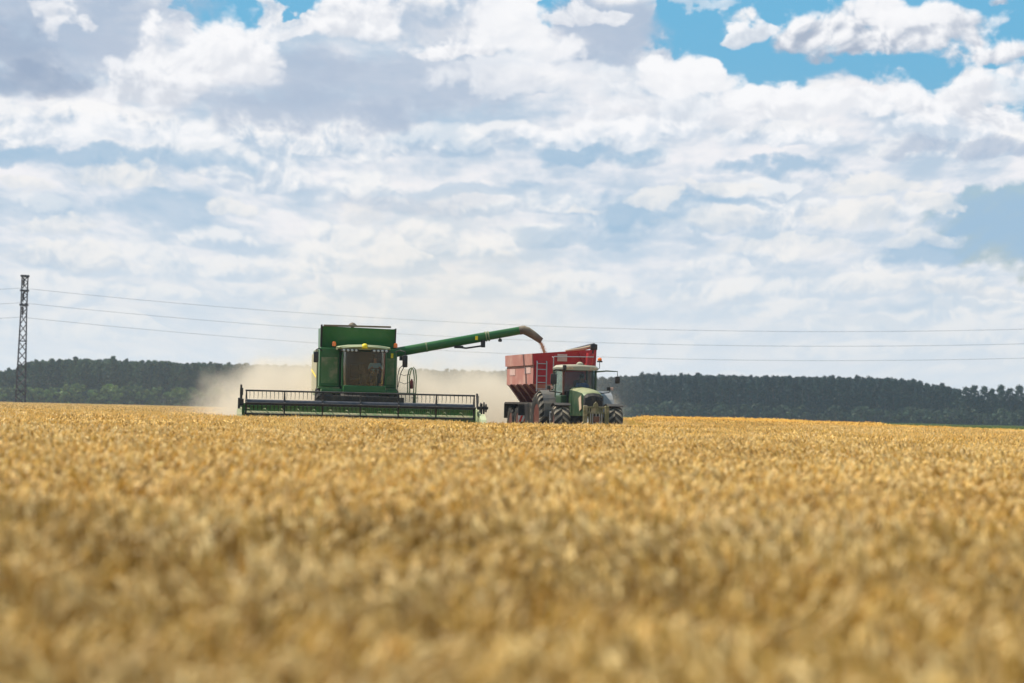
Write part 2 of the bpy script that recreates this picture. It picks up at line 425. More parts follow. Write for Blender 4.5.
# ------------------------------------------------------------ mesh helpers
class MB:
    def __init__(s): s.v = []; s.f = []
    def add(s, vs, fs):
        o = len(s.v); s.v += [tuple(p) for p in vs]; s.f += [tuple(i + o for i in f) for f in fs]; return s
    def box(s, x0, x1, y0, y1, z0, z1, b=0.0):
        if x0 > x1: x0, x1 = x1, x0
        if y0 > y1: y0, y1 = y1, y0
        if z0 > z1: z0, z1 = z1, z0
        if b <= 0:
            v = [(x, y, z) for z in (z0, z1) for y in (y0, y1) for x in (x0, x1)]
            return s.add(v, [(0, 2, 3, 1), (4, 5, 7, 6), (0, 1, 5, 4), (2, 6, 7, 3), (0, 4, 6, 2), (1, 3, 7, 5)])
        bm = bmesh.new(); bmesh.ops.create_cube(bm, size=1)
        for q in bm.verts: q.co = ((x0 + x1) / 2 + q.co.x * (x1 - x0), (y0 + y1) / 2 + q.co.y * (y1 - y0), (z0 + z1) / 2 + q.co.z * (z1 - z0))
        b = min(b, .45 * min(x1 - x0, y1 - y0, z1 - z0))
        bmesh.ops.bevel(bm, geom=bm.edges[:], offset=b, segments=2, affect='EDGES', profile=.6)
        return s.bm(bm)
    def bm(s, bm):
        bm.verts.index_update()
        s.add([q.co[:] for q in bm.verts], [[q.index for q in f.verts] for f in bm.faces]); bm.free(); return s
    def hexa(s, bottom, top):
        "eight corners: four below, four above, both anticlockwise"
        return s.add(list(bottom) + list(top), [(3, 2, 1, 0), (4, 5, 6, 7), (0, 1, 5, 4), (1, 2, 6, 5), (2, 3, 7, 6), (3, 0, 4, 7)])
    def prism(s, pts, axis, a0, a1):
        "profile extruded along an axis ('x': pts are (y,z); 'y': (x,z); 'z': (x,y))"
        def mk(p, a): return {'x': (a, p[0], p[1]), 'y': (p[0], a, p[1]), 'z': (p[0], p[1], a)}[axis]
        n = len(pts)
        vs = [mk(p, a0) for p in pts] + [mk(p, a1) for p in pts]
        return s.add(vs, [tuple(range(n))[::-1], tuple(range(n, 2 * n))] + [(i, (i + 1) % n, n + (i + 1) % n, n + i) for i in range(n)])
    def tube(s, pts, r, n=8, cap=True):
        pts = [Vector(p) for p in pts]; rs = r if isinstance(r, (list, tuple)) else [r] * len(pts)
        ref = None; vs = []; fs = []
        for i, p in enumerate(pts):
            d = (pts[min(i + 1, len(pts) - 1)] - pts[max(i - 1, 0)]).normalized()
            if ref is None: ref = d.orthogonal().normalized()
            a = (ref - d * ref.dot(d)); a = a.normalized() if a.length > 1e-6 else d.orthogonal().normalized(); ref = a
            b = d.cross(a)
            for k in range(n):
                t = 2 * PI * k / n; vs.append(p + (a * math.cos(t) + b * math.sin(t)) * rs[i])
        for i in range(len(pts) - 1):
            for k in range(n):
                fs.append((i * n + k, i * n + (k + 1) % n, (i + 1) * n + (k + 1) % n, (i + 1) * n + k))
        if cap: fs += [tuple(range(n))[::-1], tuple(range((len(pts) - 1) * n, len(pts) * n))]
        return s.add(vs, fs)
    def bar(s, a, b, w, h=None):
        "a square bar between two points"
        return s.tube([a, b], (w + (h or w)) / 2 * .7071, 4)
    def lathe(s, prof, c, axis='x', n=24, loop=False):
        "profile of (radius, offset along axis) revolved about an axis through c"
        vs = []; fs = []
        for r, a in prof:
            for k in range(n):
                t = 2 * PI * k / n; p, q = r * math.cos(t), r * math.sin(t)
                vs.append({'x': (c[0] + a, c[1] + p, c[2] + q), 'y': (c[0] + q, c[1] + a, c[2] + p), 'z': (c[0] + p, c[1] + q, c[2] + a)}[axis])
        m_ = len(prof)
        for i in range(m_ if loop else m_ - 1):
            for k in range(n):
                j = (i + 1) % m_
                fs.append((i * n + k, i * n + (k + 1) % n, j * n + (k + 1) % n, j * n + k))
        if not loop: fs += [tuple(range(n))[::-1], tuple(range((m_ - 1) * n, m_ * n))]
        return s.add(vs, fs)
    def build(s, name, m, parent=None, smooth=False, ang=40):
        me = bpy.data.meshes.new(name); me.from_pydata(s.v, [], s.f); me.materials.append(m)
        bm = bmesh.new(); bm.from_mesh(me); bmesh.ops.recalc_face_normals(bm, faces=bm.faces)
        if smooth:
            for f in bm.faces: f.smooth = True
            for e in bm.edges:
                if len(e.link_faces) == 2 and e.calc_face_angle(0) > R(ang): e.smooth = False
        bm.to_mesh(me); bm.free()
        o = bpy.data.objects.new(name, me); col.objects.link(o)
        if parent: o.parent = parent
        return o
def tag(o, label=None, cat=None, group=None, kind=None):
    if label: o['label'] = label
    if cat: o['category'] = cat
    if group: o['group'] = group
    if kind: o['kind'] = kind
    return o
def empty(name, loc, rz=0.0):
    o = bpy.data.objects.new(name, None); o.empty_display_size = .3; col.objects.link(o)
    o.location = loc; o.rotation_euler = (0, 0, rz); return o

# gentle lie of the land
def smooth01(a, b, x):
    t = np.clip((x - a) / (b - a), 0, 1); return t * t * (3 - 2 * t)
def gz(x, y):
    x = np.asarray(x, float); y = np.asarray(y, float)
    z = 0.09 - 0.50 * (1 - np.clip(y / 100.0, 0, 1)) ** 2.2
    z = z + 0.33 * np.exp(-((x - 12) / 11) ** 2 - ((y - 175) / 40) ** 2)
    z = z + 0.022 * np.sin(x * .35 + 1.0) * np.sin(y * .11) * smooth01(6, 20, y)
    return z
# ------------------------------------------------------------ ground sheets
def sheet(name, xs, ys, zf, m, label=None, kind='structure'):
    X, Y = np.meshgrid(xs, ys); Z = zf(X, Y)
    nx, ny = len(xs), len(ys)
    v = np.stack([X.ravel(), Y.ravel(), Z.ravel()], 1)
    i = np.arange(nx * ny).reshape(ny, nx)
    f = np.stack([i[:-1, :-1].ravel(), i[:-1, 1:].ravel(), i[1:, 1:].ravel(), i[1:, :-1].ravel()], 1)
    me = bpy.data.meshes.new(name); me.from_pydata(v.tolist(), [], f.tolist()); me.materials.append(m)
    for p in me.polygons: p.use_smooth = True
    o = bpy.data.objects.new(name, me); col.objects.link(o)
    tag(o, label=label, kind=kind); return o
soil = mat('dry_stubble_soil', (0.20, 0.135, 0.065), 0.95, var=.35, vscale=.8, bump=.6, bscale=9)
def edge_far(x): return np.where(x < -6, 505.0, 245.0 - 5.2 * np.clip(x - 11, 0, 17.5))
xs = np.concatenate([np.arange(-1500, -120, 60), np.arange(-120, 120, 4), np.arange(120, 1501, 60)])
ys = np.concatenate([np.arange(-200, 0, 40), np.arange(0, 260, 3), np.arange(260, 600, 20), np.arange(600, 2201, 80)])
sheet('ground', xs, ys, lambda x, y: gz(x, y), soil, 'dry brown soil under the wheat')
# a flat green crop between the wheat and the wood, on the right
cropm = mat('green_crop', (0.045, 0.06, 0.014), 1.0, spec=0.0, var=.3, vscale=.15)
sheet('green_field', np.arange(-8, 420, 4), np.arange(140, 880, 8),
      lambda x, y: gz(x, y) + np.where(y > edge_far(x) + 1, 0.46, -.25) + .05 * np.sin(x * 1.3) * np.sin(y * .7), cropm, 'low green crop beyond the wheat')
strawm = mat('far_ripe_wheat', (0.42, 0.28, 0.11), 1.0, spec=0.0, var=.25, vscale=.3)
sheet('far_wheat_field', np.arange(-420, -7, 12), np.arange(500, 880, 12),
      lambda x, y: gz(x, y) + 0.52 + .05 * np.sin(x * 1.1) * np.sin(y * .8), strawm, 'ripe wheat reaching to the far wood')

# ------------------------------------------------------------ wheat
rng = np.random.default_rng(7)
def ribbon(pts, side, w):
    "flat strip of quads along pts"
    n = len(pts); v = []; f = []
    for p, ww in zip(pts, w): v += [p - side * ww, p + side * ww]
    for i in range(n - 1): f.append((2 * i, 2 * i + 1, 2 * i + 3, 2 * i + 2))
    return v, f
def rings(pts, rad, n, twist=0.0):
    v = []; f = []; ref = np.array([1.0, 0.13, 0.0])
    for i, p in enumerate(pts):
        d = pts[min(i + 1, len(pts) - 1)] - pts[max(i - 1, 0)]; d = d / (np.linalg.norm(d) + 1e-9)
        a = ref - d * ref.dot(d); a /= np.linalg.norm(a) + 1e-9; b = np.cross(d, a)
        for k in range(n):
            t = 2 * PI * k / n + twist * i
            v.append(p + (a * math.cos(t) + b * math.sin(t)) * rad[i])
    for i in range(len(pts) - 1):
        for k in range(n): f.append((i * n + k, i * n + (k + 1) % n, (i + 1) * n + (k + 1) % n, (i + 1) * n + k))
    return v, f
EAR = [np.array(c) for c in ((0.80, 0.55, 0.24), (0.92, 0.69, 0.36), (0.64, 0.40, 0.14), (0.30, 0.165, 0.05), (0.78, 0.56, 0.29))]
STEM = [np.array(c) for c in ((0.50, 0.36, 0.11), (0.38, 0.26, 0.075), (0.58, 0.44, 0.18))]
def wheat_stem(lod, rg):
    V, Fc, C = [], [], []
    def put(v, f, c):
        o = len(V); V.extend(v); Fc.extend([tuple(i + o for i in q) for q in f]); C.extend([c] * len(v))
    h = rg.normal(0.66, 0.035); az = rg.uniform(0, 2 * PI) if rg.random() < .45 else rg.normal(0.4, .7)
    ld = np.array([math.cos(az), math.sin(az), 0]); Z = np.array([0, 0, 1.0])
    lean = abs(rg.normal(.09, .06)); nod = min(max(rg.normal(R(52), R(30)), R(5)), R(125))
    sp = [Z * h * t + ld * lean * t ** 2.2 for t in ((0, .45, .8, 1.0) if lod < 2 else (.35, 1.0))]
    wid = {0: .0016, 1: .0022, 2: .0045}[lod]
    sc = STEM[rg.integers(len(STEM))] * rg.uniform(.75, 1.1); ec = EAR[rg.integers(len(EAR))] * rg.uniform(.72, 1.08)
    if lod == 0: put(*rings(sp, [wid] * len(sp), 3), sc)
    else:
        sd = np.array([math.cos(az * 3), math.sin(az * 3), 0]); put(*ribbon(sp, sd, [wid] * len(sp)), sc)
    L = rg.uniform(.072, .10); ne = {0: 9, 1: 5, 2: 3}[lod]; ns = {0: 6, 1: 4, 2: 4}[lod]
    p = sp[-1].copy(); d = sp[-1] - sp[-2]; d /= np.linalg.norm(d); a0 = math.acos(min(1, d[2])); ep = [p.copy()]
    for i in range(ne - 1):
        a = a0 + (nod - a0) * min(1, (i + 1.2) / (ne * .6)); p = p + (Z * math.cos(a) + ld * math.sin(a)) * L / (ne - 1); ep.append(p.copy())
    rr = {0: .0086, 1: .0095, 2: .0125}[lod]
    rad = [rr * (math.sin(PI * (0.10 + .82 * i / (ne - 1))) ** .55) * (1 + (.16 if i % 2 else -.12) * (lod == 0)) for i in range(ne)]
    rad[-1] = .0015; rad[0] = .003
    if lod == 2: rad = [.004, rr, .003]
    put(*rings(ep, rad, ns, .35), ec)
    for k in range({0: 7, 1: 3, 2: 1}[lod]):                     # awns
        j = rg.integers(1, ne); q = ep[j]; dd = (ep[j] - ep[j - 1]); dd /= np.linalg.norm(dd) + 1e-9
        dv = dd + rg.normal(0, .22, 3); dv /= np.linalg.norm(dv); ln = rg.uniform(.04, .075)
        s = np.cross(dv, rg.normal(0, 1, 3)); s /= np.linalg.norm(s) + 1e-9
        put(*ribbon([q, q + dv * ln], s, [{0: .0009, 1: .0014, 2: .003}[lod], .0003]), ec * np.array([1.1, 1.12, 1.15]))
    if lod < 2 or rg.random() < .4:                              # a dry leaf
        t = rg.uniform(.45, .85); b = sp[0] + (sp[-1] - sp[0]) * t; la = rg.uniform(0, 2 * PI)
        l = np.array([math.cos(la), math.sin(la), 0]); ll = rg.uniform(.10, .20)
        pts = [b, b + l * ll * .4 + Z * ll * .35, b + l * ll * .8 + Z * ll * .1, b + l * ll - Z * ll * .35]
        if lod: pts = pts[::2] + [pts[-1]] if lod == 1 else [pts[0], pts[2]]
        s = np.cross(l, Z); put(*ribbon(pts, s, [.004, .005, .003, .001][:len(pts)] if lod < 2 else [.008, .004]), sc * np.array([.95, .9, .8]) * rg.uniform(.7, 1.1))
    return np.array(V), np.array(Fc), np.array(C)
def make_patch(name, size, n, lod, seed, m):
    rg = np.random.default_rng(seed)
    T = [wheat_stem(lod, rg) for _ in range(26 if lod < 2 else 16)]
    vs, fs, cs, o = [], [], [], 0
    ph = rg.uniform(0, 6, 6)
    for _ in range(n):
        v, f, c = T[rg.integers(len(T))]
        x, y = rg.uniform(-size / 2, size / 2, 2) * 1.04
        a = rg.normal(0, .5); ca, sa = math.cos(a), math.sin(a)
        hs = rg.normal(1.0, .05 if lod < 2 else .035) + (.07 if lod < 2 else .045) * math.sin(x * 7 + ph[0]) * math.sin(y * 6 + ph[1]) + .035 * math.sin(x * 15 + ph[2] + y * 4) * math.sin(y * 13 + ph[3])
        w = v.copy(); w[:, 0], w[:, 1] = v[:, 0] * ca - v[:, 1] * sa + x, v[:, 0] * sa + v[:, 1] * ca + y
        w[:, 2] *= hs
        vs.append(w); fs.append(f + o); cs.append(c * (1 + rg.normal(0, .10)) * (.80, .98, 1.10)[lod]); o += len(v)  # near stems toned darker, far ones paler, in place of vignette and haze
    return quad_mesh(name, np.concatenate(vs), np.concatenate(fs), np.concatenate(cs), m)
def quad_mesh(name, v, f, c, m):
    me = bpy.data.meshes.new(name)
    me.vertices.add(len(v)); me.vertices.foreach_set('co', v.astype('f4').ravel())
    me.loops.add(len(f) * 4); me.loops.foreach_set('vertex_index', f.astype('i4').ravel())
    me.polygons.add(len(f)); me.polygons.foreach_set('loop_start', np.arange(0, len(f) * 4, 4, dtype='i4'))
    me.update(calc_edges=True)
    at_ = me.attributes.new('tone', 'FLOAT_COLOR', 'POINT')
    at_.data.foreach_set('color', np.concatenate([np.clip(c, 0, 1), np.ones((len(c), 1))], 1).astype('f4').ravel())
    me.materials.append(m); me.validate()
    return me
def tone_mat(name, rough, transl, spec=.3, mul=1.0, vary=0.0, sat=1.0):
    m = bpy.data.materials.new(name); m.use_nodes = True; t = m.node_tree; N.t = t
    b = t.nodes['Principled BSDF']; b.inputs['Roughness'].default_value = rough; b.inputs['Specular IOR Level'].default_value = spec
    a = t.nodes.new('ShaderNodeAttribute'); a.attribute_name = 'tone'
    hs = t.nodes.new('ShaderNodeHueSaturation'); t.links.new(a.outputs['Color'], hs.inputs['Color'])
    hs.inputs['Value'].default_value = mul; hs.inputs['Saturation'].default_value = sat
    if vary: hs.inputs['Hue'].default_value = 0.502
    if vary:                                                     # broad patches of riper and paler crop
        g = t.nodes.new('ShaderNodeNewGeometry')
        n = noise(g.outputs['Position'], .16, 4, .6, dim='3D')
        t.links.new((mul + (n - .5) * vary).s, hs.inputs['Value'])
        s3 = t.nodes.new('ShaderNodeSeparateXYZ'); t.links.new(g.outputs['Position'], s3.inputs[0])
        f = sstep(N(s3.outputs[1]) + (n - .5) * 40, 128, 165) * sstep(N(s3.outputs[0]), 3, 7)   # a riper, yellower strip
        mm = t.nodes.new('ShaderNodeMix'); mm.data_type = 'RGBA'; mm.blend_type = 'MULTIPLY'; t.links.new(f.s, mm.inputs[0])
        t.links.new(hs.outputs[0], mm.inputs[6]); mm.inputs[7].default_value = (1.22, 1.12, .66, 1)
        class _o: outputs = [mm.outputs[2]]
        hs = _o
    t.links.new(hs.outputs[0], b.inputs['Base Color'])
    tr = t.nodes.new('ShaderNodeBsdfTranslucent'); t.links.new(hs.outputs[0], tr.inputs[0])
    ms = t.nodes.new('ShaderNodeMixShader'); ms.inputs[0].default_value = transl
    t.links.new(b.outputs[0], ms.inputs[1]); t.links.new(tr.outputs[0], ms.inputs[2])
    t.links.new(ms.outputs[0], t.nodes['Material Output'].inputs[0])
    return m
def source_collection(name, meshes):
    c = bpy.data.collections.new(name)
    for i, me in enumerate(meshes):
        o = bpy.data.objects.new('%s_%02d' % (name, i), me); c.objects.link(o)
    return c
def scatter(name, coll, pos, idx, rot, scl):
    "one object that instances the meshes of a collection on its points"
    me = bpy.data.meshes.new(name); me.vertices.add(len(pos)); me.vertices.foreach_set('co', np.asarray(pos, 'f4').ravel())
    a = me.attributes.new('idx', 'INT', 'POINT'); a.data.foreach_set('value', np.asarray(idx, 'i4'))
    a = me.attributes.new('rot', 'FLOAT_VECTOR', 'POINT'); a.data.foreach_set('vector', np.asarray(rot, 'f4').ravel())
    a = me.attributes.new('scl', 'FLOAT_VECTOR', 'POINT'); a.data.foreach_set('vector', np.asarray(scl, 'f4').ravel())
    o = bpy.data.objects.new(name, me); col.objects.link(o)
    g = bpy.data.node_groups.new(name, 'GeometryNodeTree')
    g.interface.new_socket('Geometry', in_out='INPUT', socket_type='NodeSocketGeometry')
    g.interface.new_socket('Geometry', in_out='OUTPUT', socket_type='NodeSocketGeometry')
    gi, go = g.nodes.new('NodeGroupInput'), g.nodes.new('NodeGroupOutput')
    ip = g.nodes.new('GeometryNodeInstanceOnPoints'); ci = g.nodes.new('GeometryNodeCollectionInfo')
    ci.inputs['Collection'].default_value = coll; ci.inputs['Separate Children'].default_value = True; ci.inputs['Reset Children'].default_value = True
    def nat(nm, ty):
        n = g.nodes.new('GeometryNodeInputNamedAttribute'); n.data_type = ty; n.inputs['Name'].default_value = nm; return n.outputs['Attribute']
    g.links.new(gi.outputs[0], ip.inputs['Points']); g.links.new(ci.outputs[0], ip.inputs['Instance'])
    ip.inputs['Pick Instance'].default_value = True
    g.links.new(nat('idx', 'INT'), ip.inputs['Instance Index'])
    er = g.nodes.new('FunctionNodeEulerToRotation'); g.links.new(nat('rot', 'FLOAT_VECTOR'), er.inputs[0])
    g.links.new(er.outputs[0], ip.inputs['Rotation']); g.links.new(nat('scl', 'FLOAT_VECTOR'), ip.inputs['Scale'])
    g.links.new(ip.outputs[0], go.inputs[0])
    md = o.modifiers.new('scatter', 'NODES'); md.node_group = g
    return o
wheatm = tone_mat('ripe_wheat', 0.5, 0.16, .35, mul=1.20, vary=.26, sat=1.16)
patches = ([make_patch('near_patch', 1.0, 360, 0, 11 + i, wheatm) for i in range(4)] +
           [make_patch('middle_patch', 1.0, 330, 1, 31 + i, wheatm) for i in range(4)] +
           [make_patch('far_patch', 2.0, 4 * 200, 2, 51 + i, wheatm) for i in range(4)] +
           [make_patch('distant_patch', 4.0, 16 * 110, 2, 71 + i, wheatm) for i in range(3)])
def cut(x, y):
    "ground already harvested: behind the header and round the tractor"
    return ((x > -10.4) & (x < 5.6) & (y > 112.0) & (y < 300)) | ((x > -1.6) & (x < 5.6) & (y > 104.6) & (y < 300))
P, I, RT, S = [], [], [], []
def lay(y0, y1, step, first, count, wid):
    ys = np.arange(y0 + step / 2, y1, step)
    for y in ys:
        xm = wid * y + 2.2
        x = np.arange(-math.ceil(xm / step) * step, xm + step, step) + step / 2
        yy = np.full_like(x, y)
        jx = x + rng.uniform(-.12, .12, len(x)) * step; jy = yy + rng.uniform(-.12, .12, len(x)) * step
        h = step / 2
        bad = cut(jx - h, jy + h) | cut(jx + h, jy + h) | cut(jx, jy + h) | cut(jx, jy) | (jy > edge_far(jx))
        ok = ~bad
        jx, jy = jx[ok], jy[ok]
        n = len(jx)
        P.append(np.stack([jx, jy, gz(jx, jy)], 1)); I.append(first + rng.integers(0, count, n))
        r = np.zeros((n, 3)); r[:, 2] = rng.integers(0, 4, n) * PI / 2 + rng.normal(0, .12, n); RT.append(r)
        sw = 1 + .05 * np.sin(jx * .9 + 1.3) * np.sin(jy * .37) + .03 * np.sin(jx * .31 + jy * .13) + rng.normal(0, .022, n)
        sw = sw * (1 - .15 * smooth01(10, 55, jy))
        S.append(np.stack([np.ones(n), np.ones(n), sw], 1))
lay(2.4, 17, 1.0, 0, 4, .30)
lay(17, 62, 1.0, 4, 4, .26)
lay(62, 142, 2.0, 8, 4, .25)
lay(142, 506, 4.0, 12, 3, .25)
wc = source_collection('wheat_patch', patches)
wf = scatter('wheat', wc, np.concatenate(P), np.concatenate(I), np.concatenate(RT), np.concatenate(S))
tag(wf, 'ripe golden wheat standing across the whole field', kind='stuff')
# cut stubble behind the header
def stubble_patch(name, size, n, seed):
    rg = np.random.default_rng(seed); vs, fs, cs, o = [], [], [], 0
    for _ in range(n):
        x, y = rg.uniform(-size / 2, size / 2, 2); hh = rg.uniform(.10, .17); a = rg.uniform(0, PI)
        s = np.array([math.cos(a), math.sin(a), 0]); b = np.array([x, y, 0.0]); t = b + np.array([rg.normal(0, .02), rg.normal(0, .02), hh])
        v, f = ribbon([b, t], s, [.005, .004]); vs.append(np.array(v)); fs.append(np.array(f) + o); cs.append(np.tile(STEM[rg.integers(3)] * rg.uniform(.7, 1.1), (4, 1))); o += 4
    return quad_mesh(name, np.concatenate(vs), np.concatenate(fs), np.concatenate(cs), wheatm)
sc_ = source_collection('stubble_patch', [stubble_patch('stubble_patch', 2.0, 900, 5 + i) for i in range(2)])
gx, gy = np.meshgrid(np.arange(-10.2, 5.6, 2.0), np.arange(105, 300, 2.0)); gx, gy = gx.ravel(), gy.ravel()
ok = cut(gx, gy); gx, gy = gx[ok], gy[ok]
so = scatter('stubble', sc_, np.stack([gx, gy, gz(gx, gy)], 1), rng.integers(0, 2, len(gx)), np.zeros((len(gx), 3)), np.ones((len(gx), 3)))
tag(so, 'short cut stubble behind the combine header', kind='stuff')
# ------------------------------------------------------------ lattice pylon and its cables
TY = 480.0
tb = at(20.4, 400, TY)
def lattice_tower():
    root = empty('power_pylon', (tb.x, TY, float(gz(tb.x, TY))), 0)
    root.rotation_euler = (0, R(.55), R(4))
    tag(root, 'narrow dark steel lattice pylon standing at the left edge of the wood', 'pylon')
    H = 21.1; w0, w1 = .78, .47
    hw = lambda z: w0 + (w1 - w0) * min(1, z / 15.0)
    leg = [(-1, -1), (1, -1), (1, 1), (-1, 1)]
    for sx, sy in leg:
        MB().tube([(sx * w0, sy * w0, 0), (sx * hw(15), sy * hw(15), 15), (sx * hw(H), sy * hw(H), H)], .085, 4).build('leg', M['steel'], root)
    b = MB(); z = 0.3; k = 0
    while z < H - .9:
        s = 1.45 if z < 14 else 1.05; z2 = min(z + s, H - .1)
        for i in range(4):
            a, c = leg[i], leg[(i + 1) % 4]
            for (p, q) in ((a, c), (c, a)):
                b.tube([(p[0] * hw(z), p[1] * hw(z), z), (q[0] * hw(z2), q[1] * hw(z2), z2)], .05, 3)
        z = z2; k += 1
    b.build('bracing', M['steel'], root)
    for i, z in enumerate((H, 18.75, 16.45, 10.6, 2.6)):
        m = MB(); w = hw(z) + (.08 if i < 3 else .03); t = .15 if i < 3 else .07
        for s in (-1, 1):
            m.box(-w, w, s * w - t, s * w + t, z - t, z + t); m.box(s * w - t, s * w + t, -w + t, w - t, z - t + .01, z + t - .01)
        if i < 3:
            m.box(-.16, .16, -1.9, 1.9, z - .20, z - .02)          # arm reaching towards and away from the viewer
        m.build('cross_arm' if i < 3 else 'ring_beam', M['steel'], root)
    for z in (H, 18.75, 16.45):
        m = MB(); m.lathe([(.06, 0), (.06, -.25), (.22, -.28), (.24, -.42), (.10, -.46), (.22, -.6), (.24, -.74), (.10, -.78), (.22, -.92), (.24, -1.06), (.10, -1.1), (.22, -1.25), (.22, -1.39), (.06, -1.42), (.06, -1.75)], (0, -1.8, z - .2), 'z', 10)
        m.build('insulator', M['insul'], root)
    return root
lattice_tower()
span = 203.0
for i, (zz, lb) in enumerate(((19.15, 'uppermost cable, running from the top arm of the pylon'), (16.8, 'middle cable of three, hung from the second arm of the pylon'), (14.5, 'lowest cable, hung from the third arm of the pylon'))):
    b = MB(); pts = []
    for k in range(-20, 61):
        t = k / 60.0; x = t * span
        tt = t if t >= 0 else 1 + t
        pts.append((tb.x + x, TY - 1.8, zz - 4.25 * 4 * tt * (1 - tt)))
    b.tube(pts, .023, 5)
    o = b.build('power_cable', M['wire'], None, smooth=True)
    tag(o, lb, 'cable', 'power cables crossing the sky')

# ------------------------------------------------------------ far wood
leafm = tone_mat('far_foliage', 0.6, 0.25, .2, mul=1.0, vary=0.0)
_t = leafm.node_tree; N.t = _t
_oi = _t.nodes.new('ShaderNodeObjectInfo'); _hs = [n for n in _t.nodes if n.type == 'HUE_SAT'][0]
_t.links.new((0.62 + N(_oi.outputs['Random']) * 0.85).s, _hs.inputs['Value'])
barkm = mat('bark', (0.075, 0.062, 0.05), 0.9, var=.3)
def crown_mesh(name, seed, H, W, lo, shape, base, nclump, nleaf, leaf):
    rg = np.random.default_rng(seed); cs_, vs, fs, o = [], [], [], 0
    for c in range(nclump):
        t = (c + rg.uniform(0, 1)) / nclump; t = t ** .9; z = lo + (H - lo) * t
        if shape == 'tall': r = W * (.75 + .25 * math.sin(PI * min(1, t * 1.1 + .12))) * (1 - max(0, (t - .5) / .5) ** 1.6 * .93)
        elif shape == 'column': r = W * (math.sin(PI * (.10 + .86 * t)) ** .55)
        else: r = W * math.sqrt(max(.05, 1 - (2 * t - .85) ** 2 / 1.4))
        a = rg.uniform(0, 2 * PI); rad = r * math.sqrt(rg.uniform(.15, 1.0))
        cc = np.array([math.cos(a) * rad, math.sin(a) * rad, z]); tone = np.array(base) * rg.uniform(.6, 1.35) * np.array([rg.uniform(.85, 1.2), 1, rg.uniform(.8, 1.15)])
        cr = min(W, 1.9) * rg.uniform(.26, .42)
        for _ in range(nleaf):
            d = rg.normal(0, 1, 3); d /= np.linalg.norm(d); p = cc + d * cr * rg.uniform(.4, 1.0) * np.array([1, 1, .8])
            nrm = d + rg.normal(0, .5, 3); nrm /= np.linalg.norm(nrm)
            s = np.cross(nrm, rg.normal(0, 1, 3)); s /= np.linalg.norm(s); q = np.cross(nrm, s); l = leaf * rg.uniform(.6, 1.3)
            vs.append(np.array([p - s * l * .5, p + q * l * .32, p + s * l * .5, p - q * l * .32]))
            fs.append(np.array([[0, 1, 2, 3]]) + o); o += 4
            cs_.append(np.tile(tone * rg.uniform(.85, 1.15), (4, 1)))
    return quad_mesh(name, np.concatenate(vs), np.concatenate(fs), np.concatenate(cs_), leafm)
GL, GR = (0.026, 0.052, 0.018), (0.009, 0.028, 0.020)
tall_l = [crown_mesh('crown', 100 + i, 13.5, 2.2, 2.2, 'tall', GL, 110, 14, .62) for i in range(5)]
tall_r = [crown_mesh('crown', 120 + i, 13.5, 2.0, 1.8, 'tall', GR, 110, 14, .6) for i in range(6)]
poplar = [crown_mesh('crown', 140 + i, 12.0, 1.8, .6, 'column', (0.020, 0.042, 0.026), 190, 12, .52) for i in range(3)]
bush_l = [crown_mesh('foliage', 160 + i, 5.6, 3.1, .3, 'round', (0.068, 0.110, 0.024), 26, 30, .7) for i in range(5)]
bush_r = [crown_mesh('foliage', 180 + i, 4.2, 2.6, .2, 'round', (0.034, 0.055, 0.028), 24, 28, .65) for i in range(5)]
def trunk_mesh(H, r, seed):
    rg = np.random.default_rng(seed); m = MB()
    m.tube([(0, 0, 0), (.1, 0, H * .35), (-.05, .08, H * .7), (0, 0, H * .93)], [r, r * .8, r * .5, r * .15], 7)
    for k in range(5):
        z = H * rg.uniform(.3, .75); a = rg.uniform(0, 2 * PI); l = rg.uniform(1.0, 1.7)
        m.tube([(0, 0, z), (math.cos(a) * l * .5, math.sin(a) * l * .5, z + .5), (math.cos(a) * l, math.sin(a) * l, z + 1.3)], [r * .4, r * .25, r * .08], 5)
    me = bpy.data.meshes.new('trunk'); me.from_pydata(m.v, [], m.f); me.materials.append(barkm); return me
trunks = [trunk_mesh(13.5, .2, 1), trunk_mesh(13.5, .17, 2)]; stems = [trunk_mesh(4.0, .09, 3)]
def plant(name, crown_name, trunk_name, crown, trunk, loc, rz, sc, label, cat, group):
    e = empty(name, loc, rz); e.scale = sc; tag(e, label, cat, group)
    for nm, me in ((trunk_name, trunk), (crown_name, crown)):
        o = bpy.data.objects.new(nm, me); col.objects.link(o); o.parent = e
rg = np.random.default_rng(3)
def hx(px): return 412.0 + (px - 512) * math.tan(ROLL)
def top_px(px):
    "height of the wood's outline above the horizon, read along the picture"
    return float(np.interp(px, [-40, 0, 12, 26, 60, 110, 200, 300, 400, 505, 610, 645, 700, 800, 860, 905, 945, 962, 970, 1000, 1060],
                           [27, 29, 30, 38, 42.5, 42.5, 41.5, 41, 40, 40, 37, 41, 41.5, 42.5, 43, 42, 36, 33, 27, 24, 24]))
tree_n = 0
